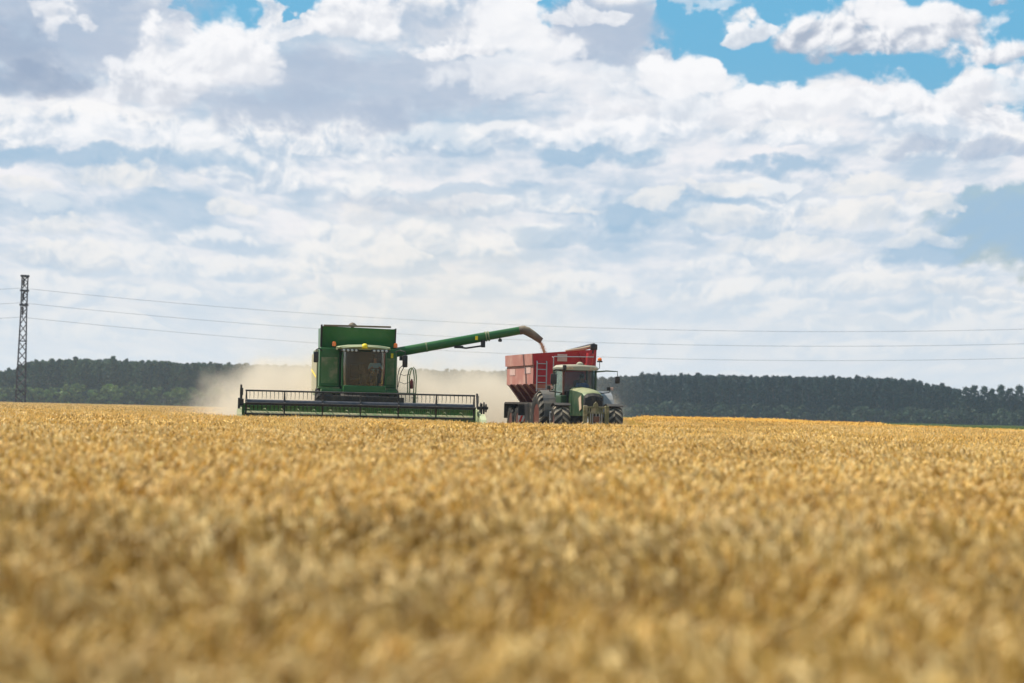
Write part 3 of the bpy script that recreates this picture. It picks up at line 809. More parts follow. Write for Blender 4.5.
for row, (Y0, step) in enumerate(((900, 7.3), (908, 7.8))):
    px = -25.0 + row * 4
    while px < 1052:
        px += step * rg.uniform(.8, 1.2)
        if 318 < px < 394 or (556 < px < 598): continue
        left = px < 330; Y = Y0 + rg.uniform(-3, 3)
        hgt = (top_px(px) + rg.normal(0, 1.3) - (1.5 if row == 0 else 0)) * Y / F + CAMZ
        if px > 962 and row == 1: continue
        if row == 0 and px < 955 and rg.random() < .12: hgt *= .9
        if px > 962: hgt = 9.3
        p = at(px, 400, Y)
        cm = (tall_l if left else tall_r)
        s = hgt / 13.7
        lab, grp = (('tall dark green tree of the dense wood left of the combine', 'trees of the wood left of the combine') if left else
                    ('tall dark tree of the dusty wood between combine and tractor', 'trees of the wood behind the dust') if px < 560 else
                    ('tall dark tree of the dense wood right of the tractor', 'trees of the wood right of the tractor'))
        wd = s * rg.uniform(.85, 1.25)
        plant('tree', 'crown', 'trunk', cm[rg.integers(len(cm))], trunks[rg.integers(2)], (p.x, Y, -.05), rg.uniform(0, 6.28), (wd, wd, s), lab, 'tree', grp); tree_n += 1
for px, hh, lb in ((966, 36, 'first slim poplar right of the closed wood'), (974, 38, 'tall slim poplar, second of the row beside the closed wood'), (984, 37, 'slim poplar with a gap of sky on its right'), (992, 35, 'slim poplar just right of the gap of sky'), (1001, 39, 'slim poplar with the broadest crown of the row at the right'), (1010, 36, 'slim poplar next to the one at the very edge of the picture'), (1019, 39, 'slim poplar at the right edge of the picture')):
    Y = 893; p = at(px, 400, Y); s = (hh * Y / F + CAMZ) / 12.3
    plant('poplar', 'crown', 'trunk', poplar[rg.integers(3)], trunks[1], (p.x, Y, -.05), rg.uniform(0, 6.28), (s * 1.05, s * 1.05, s * .9 if False else s), lb, 'tree', 'slim poplars at the right end of the wood')
px = -20.0
while px < 310:
    px += 9.5 * rg.uniform(.7, 1.4); Y = 886 + rg.uniform(-5, 4); p = at(px, 400, Y); s = rg.uniform(.75, 1.15)
    plant('shrub', 'foliage', 'stem', bush_l[rg.integers(5)], stems[0], (p.x, Y, -.05), rg.uniform(0, 6.28), (s * 1.1, s * 1.1, s), 'light green shrub in front of the wood left of the combine', 'shrub', 'shrubs before the wood left of the combine')
px = 612.0
while px < 1050:
    px += 10.5 * rg.uniform(.6, 1.7); Y = 886 + rg.uniform(-5, 4); p = at(px, 400, Y); s = rg.uniform(.65, 1.25) * (1.25 if px > 940 else 1)
    plant('shrub', 'foliage', 'stem', bush_r[rg.integers(5)], stems[0], (p.x, Y, -.05), rg.uniform(0, 6.28), (s * 1.1, s * 1.1, s), 'low dull green shrub in front of the wood right of the tractor', 'shrub', 'shrubs before the wood right of the tractor')
# the depth of the wood behind the first rows
wp, wi, wr, ws = [], [], [], []
for Y in np.arange(917, 1010, 8.0):
    px = -60.0
    while px < 1090:
        px += 9 * rg.uniform(.8, 1.2)
        if px > 958: continue
        s = ((top_px(px) - 1.6 + rg.normal(0, 1.1)) * Y / F + 1.15) / 13.7
        p = at(px, 400, Y); wp.append((p.x, Y, -.05)); wi.append(rg.integers(0, 5) + (0 if px < 330 else 5)); wr.append((0, 0, rg.uniform(0, 6.28))); ws.append((s * 1.1, s * 1.1, s))
wcol = source_collection('wood_crown', tall_l + tall_r)
tag(scatter('woodland', wcol, wp, wi, wr, ws), 'depth of the far wood behind its first rows', kind='stuff')
# low understory closing the foot of the wood
up_, ui, ur, us = [], [], [], []
for Y in (897, 904, 912):
    for px in np.arange(-60, 1090, 7.0):
        p = at(px + rg.uniform(-2, 2), 400, Y); s = rg.uniform(.8, 1.2) * (1.0 if px < 955 else 1.5)
        up_.append((p.x, Y, -.2)); ui.append(rg.integers(0, 3)); ur.append((0, 0, rg.uniform(0, 6.28))); us.append((s * 1.2, s * 1.2, s))
under = [crown_mesh('understory', 200 + i, 4.6, 2.7, .0, 'round', (0.020, 0.036, 0.020), 22, 26, .7) for i in range(3)]
tag(scatter('undergrowth', source_collection('undergrowth_clump', under), up_, ui, ur, us), 'dark undergrowth at the foot of the far wood', kind='stuff')
# ------------------------------------------------------------ haze and harvest dust
def volume_obj(name, bounds, label):
    x0, x1, y0, y1, z0, z1 = bounds
    m = bpy.data.materials.new(name); m.use_nodes = True; t = m.node_tree; t.nodes.remove(t.nodes['Principled BSDF'])
    o = MB().box(x0, x1, y0, y1, z0, z1).build(name, m); tag(o, label, kind='stuff')
    v = t.nodes.new('ShaderNodeVolumePrincipled'); t.links.new(v.outputs[0], t.nodes['Material Output'].inputs['Volume'])
    return o, m, t, v
o, m, t, v = volume_obj('haze', (-1520, 1520, -220, 2220, -1.6, 23.5), 'thin pale summer haze over the fields')
v.inputs['Color'].default_value = (0.68, 0.84, 1.0, 1); v.inputs['Density'].default_value = 0.00013; v.inputs['Anisotropy'].default_value = .3
m.cycles.homogeneous_volume = True

o, m, t, v = volume_obj('dust_cloud', (-16, 9, 116.5, 142, -.2, 13.5), 'beige dust thrown up behind the combine')
N.t = t
tc = t.nodes.new('ShaderNodeTexCoord'); sp = t.nodes.new('ShaderNodeSeparateXYZ'); t.links.new(tc.outputs['Object'], sp.inputs[0])
X, Y, Z = (N(sp.outputs[i]) for i in range(3))
n1 = noise(tc.outputs['Object'], .42, 5, .62, dim='3D')
def ell(cx, cy_, cz, rx, ry, rz):
    a, b, c = (X - cx) * (1 / rx), (Y - cy_) * (1 / ry), (Z - cz) * (1 / rz)
    return 1.0 - (a * a + b * b + c * c)
core = sstep(nmax(ell(-6.6, 125, .3, 7.6, 7.0, 3.3), ell(-1.5, 126, .2, 6.5, 7.0, 2.9)) + (n1 - .5) * 2.7, -.1, 1.1, 0.0, .85)
wisp = sstep(ell(-3.6, 129, 2.0, 10.0, 12, 11.0) + (n1 - .5) * .9, .0, .9, 0.0, .016)
t.links.new((core + wisp).s, v.inputs['Density'])
v.inputs['Color'].default_value = (0.98, 0.86, 0.69, 1); v.inputs['Anisotropy'].default_value = .25

# ------------------------------------------------------------ combine harvester
def tyre_parts(root, name, c, r, w, rimm, lugs=18, rim_r=.55, side=1, lugm='lug'):
    "a wheel with its axle along x: tyre with chevron lugs, dished rim"
    wh = empty(name, (0, 0, 0)); wh.parent = root; wh.location = c
    h = w / 2
    MB().lathe([(r * rim_r, -h * .80), (r * .80, -h * .98), (r * .93, -h * .86), (r * .955, -h * .6), (r * .955, h * .6), (r * .93, h * .86), (r * .80, h * .98), (r * rim_r, h * .80)], (0, 0, 0), 'x', 36, loop=True).build('tyre', M['rubber'], wh, smooth=True)
    m = MB(); aw = 2 * PI / lugs
    for k in range(lugs):
        for s in (-1, 1):
            a0 = aw * (k + (.5 if s > 0 else 0)); sw = aw * .95; t = aw * .20
            prev = None
            for j in range(5):
                f = j / 4; x = s * (h * .03 + (h * .97 - h * .03) * f); a = a0 + sw * f
                ro = r * (1.0 if f < .8 else .985 if f < 1 else .93); ri = r * .93 if f < 1 else r * .84
                q = [(x, ro * math.cos(a + d), ro * math.sin(a + d)) for d in (-t, t)] + [(x, ri * math.cos(a + d), ri * math.sin(a + d)) for d in (t * 1.25, -t * 1.25)]
                if prev: m.hexa([prev[3], prev[2], q[2], q[3]], [prev[0], prev[1], q[1], q[0]])
                prev = q
    m.build('tread', M[lugm], wh)
    MB().lathe([(r * rim_r * .99, -h * .78), (r * rim_r * .92, -h * .3), (r * .22, -h * .15), (r * .20, -h * .3), (.02, -h * .3), (.02, h * .3), (r * .20, h * .3), (r * .22, h * .15), (r * rim_r * .92, h * .3), (r * rim_r * .99, h * .78)], (0, 0, 0), 'x', 28).build('rim', rimm, wh, smooth=True)
    return wh

def build_combine():
    Y0 = 115.0; p = at(357, 408, Y0)
    g = float(gz(p.x, Y0))
    root = empty('combine_harvester', (p.x, Y0, g), R(6.0))
    tag(root, 'green combine harvester with its wide header down and unloading tube swung out', 'combine harvester')
    G, D = M['green'], M['dark']
    # body behind the cab
    b = MB()
    b.box(-1.50, 1.50, .75, 6.2, 1.55, 3.36, .06)
    b.prism([(6.2, 1.6), (7.3, 1.5), (7.5, 1.9), (7.2, 2.9), (6.2, 3.3)], 'x', -1.3, 1.3)
    b.build('body', G, root)
    b = MB(); b.box(-1.35, 1.35, .8, 5.6, .95, 1.54); b.box(-.5, .5, 5.6, 6.4, .7, 1.5); b.build('chassis', D, root)
    for s in (-1, 1):                                              # flank panels
        b = MB(); b.box(s * 1.50, s * 1.56, .85, 3.4, 1.62, 3.3, .02); b.box(s * 1.50, s * 1.55, 3.5, 6.1, 1.75, 3.2, .02)
        b.build('side_panel', M['pale_side'] if s < 0 else M['green_side'], root)
    b = MB(); b.prism([(1.0, 2.2), (1.0, 2.28), (5.8, 2.62), (5.8, 2.54)], 'x', -1.572, -1.562); b.build('side_stripe', M['yellow'], root)
    # shoulders either side of the cab
    for s, xa, xb in ((-1, -1.50, -.72), (1, .99, 1.46)):
        b = MB()
        b.box(xa, xb, -.25, .75, 1.86, 3.36, .05)
        b.build('front_panel', G, root)
        m = MB()
        m.box(xa + .08, xb - .08, -.268, -.248, 2.0, 3.0, .008); m.box(xa - .02, xb + .02, -.32, .7, 1.79, 1.855, .01)
        m.build('panel_trim', M['green_side'], root)
    # step ledge and walkway below the glass
    b = MB(); b.box(-1.44, 1.46, -1.15, .74, 1.60, 1.78, .03); b.build('walkway', G, root)
    b = MB(); b.box(-.62, .98, -1.66, .6, 1.66, 1.93, .05); b.build('cab_floor', G, root)
    b = MB()
    for x in (-1.2, -.95, .55, 1.2): b.box(x, x + .14, -1.1, .4, 1.33, 1.60)
    b.box(-1.45, 1.45, -.3, .4, 1.30, 1.42); b.build('support_frame', D, root)
    # cab: curved glass, pillars, roof
    xc = .16
    def curve(z, n=9, hw=.80, bow=.34):
        return [(xc + hw * math.sin(a), -1.34 - bow * math.cos(a) + .22 * (z - 1.9) * -.12, z) for a in np.linspace(-PI / 2, PI / 2, n)]
    rows = [curve(z, hw=.80 + .03 * math.sin((z - 1.9) * 2)) for z in (1.93, 2.3, 2.75, 3.22)]
    gm = MB(); vs = [q for r_ in rows for q in r_]
    gm.add(vs, [(i * 9 + k, i * 9 + k + 1, (i + 1) * 9 + k + 1, (i + 1) * 9 + k) for i in range(3) for k in range(8)])
    o = gm.build('windscreen', M['cabglass'], root, smooth=True, ang=80); sm = o.modifiers.new('thickness', 'SOLIDIFY'); sm.thickness = .008; sm.use_rim = False
    for s in (-1, 1):
        x = xc + s * .815
        b = MB(); b.box(x - .008, x + .008, -1.30, .2, 2.0, 3.2); b.build('side_window', M['cabglass'], root)
        b = MB(); b.tube([(x, -1.36, 1.9), (x + s * .01, -1.37, 2.6), (x, -1.34, 3.26)], .038, 6); b.tube([(x, .25, 1.9), (x, .25, 3.26)], .05, 6); b.build('pillar', M['green'], root)
    b = MB(); b.box(xc - .8, xc + .8, .3, .6, 1.93, 3.25); b.build('cab_back_wall', M['interior'], root)
    rf = MB()
    prof = [(-1.03, -.03), (-1.0, .06), (-.6, .12), (0, .145), (.6, .12), (1.0, .06), (1.03, -.03)]
    n = len(prof); secs = []
    for y, k, dz in ((-1.95, .80, -.03), (-1.88, .95, 0), (-1.2, 1.0, .02), (.2, 1.0, .02), (.62, .96, 0)):
        secs += [(xc - .02 + px * k, y + (0 if y > -1.5 else .20 * (px / 1.03) ** 2), 3.33 + pz * (1 if k > .9 else .7) + dz) for px, pz in prof]
    rf.add(secs, [(i * n + k, i * n + k + 1, (i + 1) * n + k + 1, (i + 1) * n + k) for i in range(4) for k in range(n - 1)] + [tuple(i * n for i in range(5)), tuple(i * n + n - 1 for i in range(5))[::-1], tuple(range(n))[::-1], tuple(range(4 * n, 5 * n))] + [(i * n, (i + 1) * n, (i + 1) * n + n - 1, i * n + n - 1) for i in range(4)])
    roof = rf.build('cab_roof', M['roof'], root, smooth=True)
    for s in (-1, 1):
        b = MB(); b.box(xc + s * .24, xc + s * .90, -1.86, -1.60, 3.20, 3.30, .02); pod = b.build('light_bar', D, roof)
        for k in range(4):
            x = xc + s * (.34 + k * .155); MB().lathe([(.045, 0), (.05, -.03), (.02, -.045)], (x, -1.86, 3.25), 'y', 10).build('work_light', M['lens'], pod, smooth=True)
    b = MB(); b.lathe([(.03, -.10), (.12, -.08), (.13, -.02), (.11, .05), (.06, .09), (.02, .10)], (xc - .02, -1.84, 3.42), 'z', 14); b.build('satellite_receiver', M['yellow'], roof, smooth=True)
    for x in (-.95, 1.42):
        MB().tube([(x, -.1, 3.36), (x, -.1, 3.44)], .02, 6).build('beacon_stem', D, root)
        MB().lathe([(.075, 0), (.08, .10), (.065, .16), (.02, .18)], (x, -.1, 3.43), 'z', 12).build('warning_beacon', M['orange'], root, smooth=True)
    MB().box(1.24, 1.33, -.262, -.250, 3.02, 3.20, .003).build('yellow_plate', M['yellow'], root)
    # cab interior
    b = MB(); b.box(.40, .90, -.45, .05, 2.16, 2.30, .05); b.box(.40, .90, -.02, .12, 2.3, 3.0, .05); b.build('operator_seat', M['fabric'], root)
    b = MB(); b.box(-.3, .25, -.4, .1, 2.1, 2.24, .04); b.box(-.3, .25, .0, .12, 2.24, 2.75, .04); b.build('trainer_seat', M['interior'], root)
    b = MB(); b.tube([(.62, -1.15, 1.93), (.64, -.85, 2.55)], .06, 8); b.lathe([(.19, -.015), (.21, 0), (.19, .015), (.17, 0), (.19, -.015)], (.64, -.82, 2.60), 'z', 16); b.build('steering_column', D, root)
    b = MB(); b.box(.05, .30, -1.25, -.2, 2.0, 2.38, .04); b.box(-.05, .12, -1.2, -1.14, 2.5, 2.78, .02); b.build('console', D, root)
    # mirrors
    for s, x, z, w, h in ((-1, -1.66, 2.98, .19, .42), (1, 1.74, 2.90, .20, .46)):
        a = MB(); a.tube([(s * 1.42, -.3, 3.25), (s * 1.55, -.75, 3.32), (x, -.95, 3.26), (x, -.95, z)], .022, 6)
        if s > 0: a.box(1.53, 1.66, -.9, -.8, 2.93, 3.1, .02)
        ar = a.build('mirror_arm', D, root)
        b = MB(); b.box(x - w / 2, x + w / 2, -1.02, -.92, z - h / 2, z + h / 2, .05); b.build('mirror', M['black'], ar, smooth=True)
    # handrails, ladder and platform on the picture's right
    b = MB(); b.box(1.46, 2.22, -.6, 1.2, 1.63, 1.70); b.build('platform', G, root)
    r_ = MB()
    for y in (-.55, .55):
        r_.tube([(1.98, y, 1.68), (1.96, y, 2.35), (2.02, y, 2.62), (2.10, y, 2.68), (2.18, y, 2.60), (2.22, y, 2.3), (2.20, y, 1.2)], .024, 6)
    r_.build('handrail', M['green_side'], root)
    r_ = MB(); r_.tube([(1.50, -.5, 1.75), (1.50, -.55, 2.35), (1.56, -.6, 2.62), (1.70, -.7, 2.78)], .016, 5); r_.tube([(1.52, -.5, 1.9), (1.62, -.5, 2.45), (1.74, -.7, 2.72)], .016, 5)
    r_.tube([(1.58, -.5, 2.42), (1.75, -.5, 2.36), (1.97, -.5, 2.42)], .010, 5); r_.tube([(1.55, -.5, 2.12), (1.78, -.5, 2.04), (1.98, -.5, 2.12)], .010, 5); r_.build('grab_rail', D, root)
    MB().lathe([(.05, 0), (.06, .03), (.06, .28), (.04, .33), (.02, .38)], (2.04, -.62, 1.86), 'z', 12).build('fire_extinguisher', M['dred'], root, smooth=True)
    l = MB()
    for y in (-.5, .1): l.box(2.18, 2.23, y, y + .05, .5, 1.68)
    for z in (.6, .9, 1.2, 1.5): l.box(2.10, 2.30, -.46, .12, z, z + .03)
    l.build('ladder', M['green_side'], root)
    # grain tank with folding extensions
    b = MB(); t = .05
    b.hexa([(-1.42, .35, 3.36), (1.40, .35, 3.36), (1.40, .35 + t, 3.36), (-1.42, .35 + t, 3.36)], [(-1.42, .12, 4.20), (1.42, .12, 4.14), (1.42, .12 + t, 4.14), (-1.42, .12 + t, 4.20)])
    b.hexa([(-1.42, 3.2, 3.36), (1.40, 3.2, 3.36), (1.40, 3.25, 3.36), (-1.42, 3.25, 3.36)], [(-1.42, 3.45, 4.18), (1.42, 3.45, 4.14), (1.42, 3.50, 4.14), (-1.42, 3.50, 4.18)])
    for s in (-1, 1):
        x = 1.40 * s
        b.hexa([(x - .02, .42, 3.36), (x + .03, .42, 3.36), (x + .03, 3.18, 3.36), (x - .02, 3.18, 3.36)], [(x - .02, .18, 4.16), (x + .03, .18, 4.16), (x + .03, 3.44, 4.16), (x - .02, 3.44, 4.16)])
    tk = b.build('grain_tank_extension', G, root)
    b = MB(); b.box(-1.36, 1.24, .06, .20, 4.19, 4.26, .02); b.build('tank_rim', M['spout'], tk)
    b = MB(); b.tube([(-1.43, .28, 3.40), (-1.43, .08, 4.25)], .04, 6); b.tube([(1.43, .30, 3.40), (1.43, .08, 4.17)], .025, 6); b.build('corner_post', M['dark'], tk)
    b = MB(); b.lathe([(.17, 0), (.16, .06), (.09, .13), (.02, .16)], (-.22, .6, 4.22), 'z', 10); b.tube([(-.22, .6, 3.3), (-.22, .6, 4.24)], .06, 8); b.build('filling_auger_head', M['spout'], tk, smooth=True)
    MB().box(-1.34, 1.34, .5, 3.15, 3.30, 3.38).build('tank_floor', D, tk)
    # unloading tube
    A, B_ = Vector((1.18, .75, 3.20)), Vector((6.40, .72, 4.26))
    d = (B_ - A).normalized()
    au = MB(); au.tube([A, A + d * 3.9, A + d * 3.92, B_], [.185, .180, .165, .158], 20); o = au.build('unloading_auger', G, root, smooth=True)
    MB().tube([(1.18, .75, 1.9), (1.18, .75, 3.1), A + d * .05], [.22, .22, .19], 16).build('auger_elbow', G, o, smooth=True)
    b = MB()
    for k in (1.5, 3.86, 3.96): c = A + d * k; b.tube([c, c + d * .05], .20, 20)
    b.build('auger_flange', M['green_side'], o, smooth=True)
    b = MB(); c = A + d * 3.75
    b.box(c.x - .06, c.x + .10, .55, .78, c.z - .40, c.z - .12, .01); b.tube([A + d * 2.7 + Vector((0, -.1, -.20)), A + d * 3.1 + Vector((0, -.1, -.32)), c + Vector((0, 0, -.34))], .035, 6)
    b.box(c.x - 1.1, c.x - .75, .6, .75, c.z - .46, c.z - .36, .01); b.build('auger_bracket', M['hose'], o)
    MB().box(c.x - .3, c.x - .2, .50, .52, c.z - .12, c.z + .03).build('yellow_plate', M['yellow'], o)
    c = A + d * 4.45; MB().lathe([(.03, 0), (.07, -.04), (.08, -.12), (.02, -.14)], (c.x, c.y - .05, c.z - .17), 'z', 10).build('work_light', D, o, smooth=True)
    sp = MB(); E0 = B_
    sp.tube([E0 - d * .12, E0 + Vector((.06, 0, .01)), E0 + Vector((.22, 0, -.05)), E0 + Vector((.46, 0, -.19)), E0 + Vector((.76, 0, -.40))], [.165, .175, .175, .155, .125], 16, cap=False)
    so_ = sp.build('rubber_spout', M['spout'], o, smooth=True); q = so_.modifiers.new('thickness', 'SOLIDIFY'); q.thickness = .02
    # feeder house
    b = MB(); b.prism([(-3.1, .55), (-3.1, 1.30), (-.9, 1.72), (-.3, 1.5), (-.3, .9)], 'x', -.72, .72); b.build('feeder_house', D, root)
    # wheels
    for s in (-1, 1):
        tyre_parts(root, 'front_wheel', (s * 1.28, .45, .92), .92, .66, M['rimyel'], 20, side=s, lugm='rubber')
        tyre_parts(root, 'rear_wheel', (s * 1.15, 4.9, .62), .62, .44, M['rimyel'], 16, side=s, lugm='rubber')
    # header
    hc = -.10; L = 4.38; yr = -4.25; zr = 1.20
    hd = empty('header', (0, 0, 0)); hd.parent = root
    b = MB(); b.prism([(-3.25, .30), (-3.25, 1.13), (-3.17, 1.16), (-3.05, .30)], 'x', hc - L, hc + L); b.box(hc - L, hc + L, -3.3, -3.1, 1.05, 1.16, .02)
    b.prism([(-4.6, .22), (-4.6, .26), (-3.2, .34), (-3.2, .28)], 'x', hc - L, hc + L); b.build('header_frame', M['hgreen'], hd)
    b = MB(); b.box(-1.35, 1.35, -3.02, -2.9, 1.0, 1.52, .03); b.box(-1.55, -1.1, -3.0, -2.85, .8, 1.58, .02); b.box(1.1, 1.6, -3.0, -2.85, .8, 1.5, .02); b.build('feeder_opening_frame', D, hd)
    b = MB(); b.tube([(hc - L + .1, -3.75, .68), (hc + L - .1, -3.75, .68)], .20, 14)
    pts = [(hc - L + .1 + k * .06, -3.75 + .30 * math.cos(k * .62), .68 + .30 * math.sin(k * .62)) for k in range(int((2 * L - .2) / .06))]
    b.tube(pts, .018, 4); b.build('intake_auger', M['green_side'], hd, smooth=True)
    b = MB(); b.box(hc - L, hc + L, -4.75, -4.58, .18, .24)
    for k in range(116): x = hc - L + .04 + k * .0755; b.prism([(x - .015, -4.75), (x + .015, -4.75), (x, -4.88)], 'z', .19, .225)
    b.build('cutter_bar', M['black'], hd)
    reel = empty('reel', (0, 0, 0)); reel.parent = root
    MB().tube([(hc - L + .15, yr, zr), (hc + L - .15, yr, zr)], .105, 16).build('reel_tube', M['reel'], reel, smooth=True)
    RR = .43
    for k in range(4):
        a = PI / 2 * k + R(4); by, bz = yr + RR * math.cos(a), zr + RR * math.sin(a)
        m = MB(); m.tube([(hc - L + .12, by, bz), (hc + L - .12, by, bz)], .032, 8)
        for j in range(57):
            x = hc - L + .28 + j * .1515
            m.tube([(x, by, bz), (x + .008, by - .03, bz - .15), (x, by + .03, bz - .30)], [.016, .013, .008], 4)
        m.build('tine_bar', M['black'], reel)
    for k in range(7):
        x = hc - L + .16 + k * (2 * L - .32) / 6; m = MB()
        for j in range(4):
            a = PI / 2 * j + R(4); m.tube([(x, yr, zr), (x, yr + RR * math.cos(a), zr + RR * math.sin(a))], [.06, .03], 4)
        m.lathe([(.15, -.02), (.16, 0), (.15, .02)], (x, yr, zr), 'x', 14)
        m.build('reel_spider', M['black'], reel)
    for s in (-1, 1):
        x = hc + s * L
        b = MB(); b.prism([(-5.25, .35), (-4.7, .95), (-4.3, 1.05), (-3.1, 1.15), (-3.1, .2), (-5.0, .15)], 'x', x, x + s * .06)
        b.prism([(-5.9, .25), (-5.3, .75), (-4.6, .95), (-4.6, .2)], 'x', x + s * .01, x + s * (.18 if s < 0 else .22))
        b.build('end_shield', M['green_side'] if s < 0 else M['roof'], hd)
        b = MB(); b.box(x + s * .07, x + s * .13, -4.35, -3.0, 1.10, 1.24, .02); b.box(x + s * .08, x + s * .15, -4.40, -4.1, .85, 1.35, .02)
        b.build('reel_arm', M['black'], hd)
    xl = hc - L - .03
    b = MB(); b.tube([(xl, -4.0, .9), (xl, -4.0, 1.55), (xl - .01, -4.05, 1.84)], [.05, .05, .035], 6); b.box(xl - .05, xl + .07, -4.1, -3.9, 1.45, 1.72, .02); b.box(xl - .08, xl + .10, -4.15, -3.9, 1.08, 1.32, .02); b.build('marker_post', M['black'], hd)
    xr = hc + L + .10
    b = MB()
    for dx, rr in ((.0, .20), (.12, .23), (.20, .16)):
        b.lathe([(rr * .8, -.025), (rr, -.02), (rr, .02), (rr * .8, .025)], (xr + dx, -4.2, 1.18), 'x', 14)
    b.tube([(xr - .1, -4.2, 1.18), (xr + .28, -4.2, 1.18)], .05, 8); b.tube([(xr - .12, -4.2, 1.18), (xr - .12, -3.9, 1.70)], .04, 6); b.build('reel_drive', M['black'], hd)
    return root
combine = build_combine()
# ------------------------------------------------------------ tractor
def build_tractor():
    Y0 = 107.6; p = at(587, 414, Y0); g = float(gz(p.x, Y0))
    root = empty('tractor', (p.x, Y0, g), R(11.5))
    tag(root, 'dusty green tractor with white roofed cab pulling the red grain cart', 'tractor')
    T, D = M['tgreen'], M['dark']
    # chassis, engine block
    b = MB(); b.box(-.28, .28, -.9, 3.2, .62, 1.15, .04); b.box(-.38, .38, 1.2, 3.1, .75, 1.45, .05); b.build('chassis', D, root)
    b = MB(); b.tube([(-.85, 0, .68), (.85, 0, .68)], .12, 10); b.box(-.3, .3, -.25, .25, .55, .85, .04); b.build('front_axle', D, root)
    b = MB(); b.tube([(-.95, 2.8, .90), (.95, 2.8, .90)], .17, 12); b.build('rear_axle', D, root)
    # hood
    secs = []
    prof = lambda w, z0, z1: [(-w, z0), (-w * 1.0, z0 + (z1 - z0) * .62), (-w * .90, z1 - .10), (-w * .60, z1 - .012), (0, z1 + .012), (w * .60, z1 - .012), (w * .90, z1 - .10), (w * 1.0, z0 + (z1 - z0) * .62), (w, z0)]
    st = [(-1.0, .33, 1.05, 1.68), (-.93, .365, 1.0, 1.80), (-.6, .385, .98, 1.90), (.3, .40, .98, 1.97), (1.28, .43, .98, 2.03)]
    for y, w, z0, z1 in st: secs += [(x, y, z) for x, z in prof(w, z0, z1)]
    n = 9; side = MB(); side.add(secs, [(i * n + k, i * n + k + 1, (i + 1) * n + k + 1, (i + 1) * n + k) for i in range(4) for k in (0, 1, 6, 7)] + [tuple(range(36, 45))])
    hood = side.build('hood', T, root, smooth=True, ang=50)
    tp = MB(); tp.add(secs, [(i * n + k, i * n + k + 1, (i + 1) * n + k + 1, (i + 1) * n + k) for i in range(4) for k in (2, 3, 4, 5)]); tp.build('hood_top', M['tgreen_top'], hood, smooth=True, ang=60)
    # dark mask and grille at the nose
    b = MB(); b.add([(x * .98, -1.035 if z < 1.75 else -1.0, z) for x, z in prof(.33, 1.05, 1.70)] + [(x * 1.04, -.93, z) for x, z in prof(.36, 1.03, 1.80)], [tuple(range(9))] + [(k, k + 1, 10 + k, 9 + k) for k in range(8)])
    b.build('nose_mask', D, root)
    b = MB()
    for z in np.arange(1.12, 1.5, .05): b.box(-.26, .26, -1.055, -1.036, z, z + .02)
    b.build('grille', M['black'], root)
    for s in (-1, 1):
        b = MB(); b.prism([(s * .08, 1.56), (s * .32, 1.52), (s * .31, 1.63), (s * .10, 1.68)], 'y', -1.055, -1.038); b.build('headlight', M['screen'], root)
        b = MB(); b.prism([(-.85, 1.25), (-.55, 1.15), (-.35, 1.62), (-.75, 1.72)], 'x', s * .398, s * .410); b.build('side_grille', M['tarp'] if s < 0 else D, root)
    # front linkage and weight frame
    b = MB(); yw = -1.55
    b.box(-.50, -.36, yw - .12, yw + .05, .62, 1.36, .03); b.box(.28, .42, yw - .12, yw + .05, .62, 1.36, .03); b.box(-.36, .28, yw, yw + .05, 1.26, 1.33, .01)
    for x in (-.27, -.18, .12, .20): b.box(x - .02, x + .02, yw, yw + .04, .72, 1.28)
    b.box(-.34, .26, yw - .02, yw + .06, .60, .74, .02); b.box(-.34, .26, yw - .02, yw + .06, 1.06, 1.14, .02)
    b.prism([(-.17, 1.12), (.09, 1.12), (.04, 1.42), (-.03, 1.50), (-.11, 1.42)], 'y', yw, yw + .06)
    b.box(-.52, -.46, yw - .14, yw - .1, .66, 1.18); b.build('front_linkage', M['olive'], root)
    b = MB()
    for x in (-.24, -.16, -.04, .08, .16): b.tube([(x, yw - .06, .64), (x, yw - .06, 1.08)], .018, 5)
    b.tube([(-.3, yw + .1, .7), (-.2, -.9, .95)], .04, 6); b.tube([(.2, yw + .1, .7), (.15, -.9, .95)], .04, 6); b.tube([(-.04, yw + .05, 1.2), (-.04, -.95, 1.15)], .04, 6)
    b.build('linkage_rods', M['grey'], root)
    b = MB(); b.box(-.14, .08, yw - .1, yw - .04, .78, .98, .02); b.build('coupling', M['rust'], root)
    # wheels, fenders
    for s in (-1, 1):
        w = tyre_parts(root, 'front_wheel', (s * .97, 0, .67), .67, .60, M['rimred'], 15, side=s); w.rotation_euler = (0, 0, R(-6))
        tyre_parts(root, 'rear_wheel', (s * 1.02, 2.85, .90), .90, .60, M['rimred'], 19, side=s)
        x0, x1 = s * .68, s * 1.26
        arc = [(.73 * math.cos(a), .72 + .72 * math.sin(a)) for a in np.linspace(R(62), R(125), 7)]
        pr = arc + [(y * .96, .70 + (z - .70) * .965) for y, z in arc[::-1]]
        MB().prism([(-y, z) for y, z in pr], 'x', x0, x1).build('front_fender', D, root)
        arc = [(2.85 + 1.02 * math.cos(a), .90 + 1.0 * math.sin(a)) for a in np.linspace(R(5), R(178), 13)]
        pr = arc + [(2.85 + (y - 2.85) * .95, .90 + (z - .90) * .95) for y, z in arc[::-1]]
        fd = MB(); fd.prism(pr, 'x', s * .62, s * (1.16 if s < 0 else 1.48)); fm = fd.build('rear_fender', M['fender'] if s < 0 else M['fender_lit'], root)
        fd = MB(); fd.prism([(2.0, 1.2), (2.0, 1.78), (2.3, 1.86), (3.4, 1.86), (3.7, 1.5), (3.7, 1.2)], 'x', s * .56, s * .615); fd.build('fender_inner', T, fm)
    b = MB(); b.box(-.72, -.50, 1.15, 2.1, .95, 1.72, .05); b.build('side_tank', T, root)
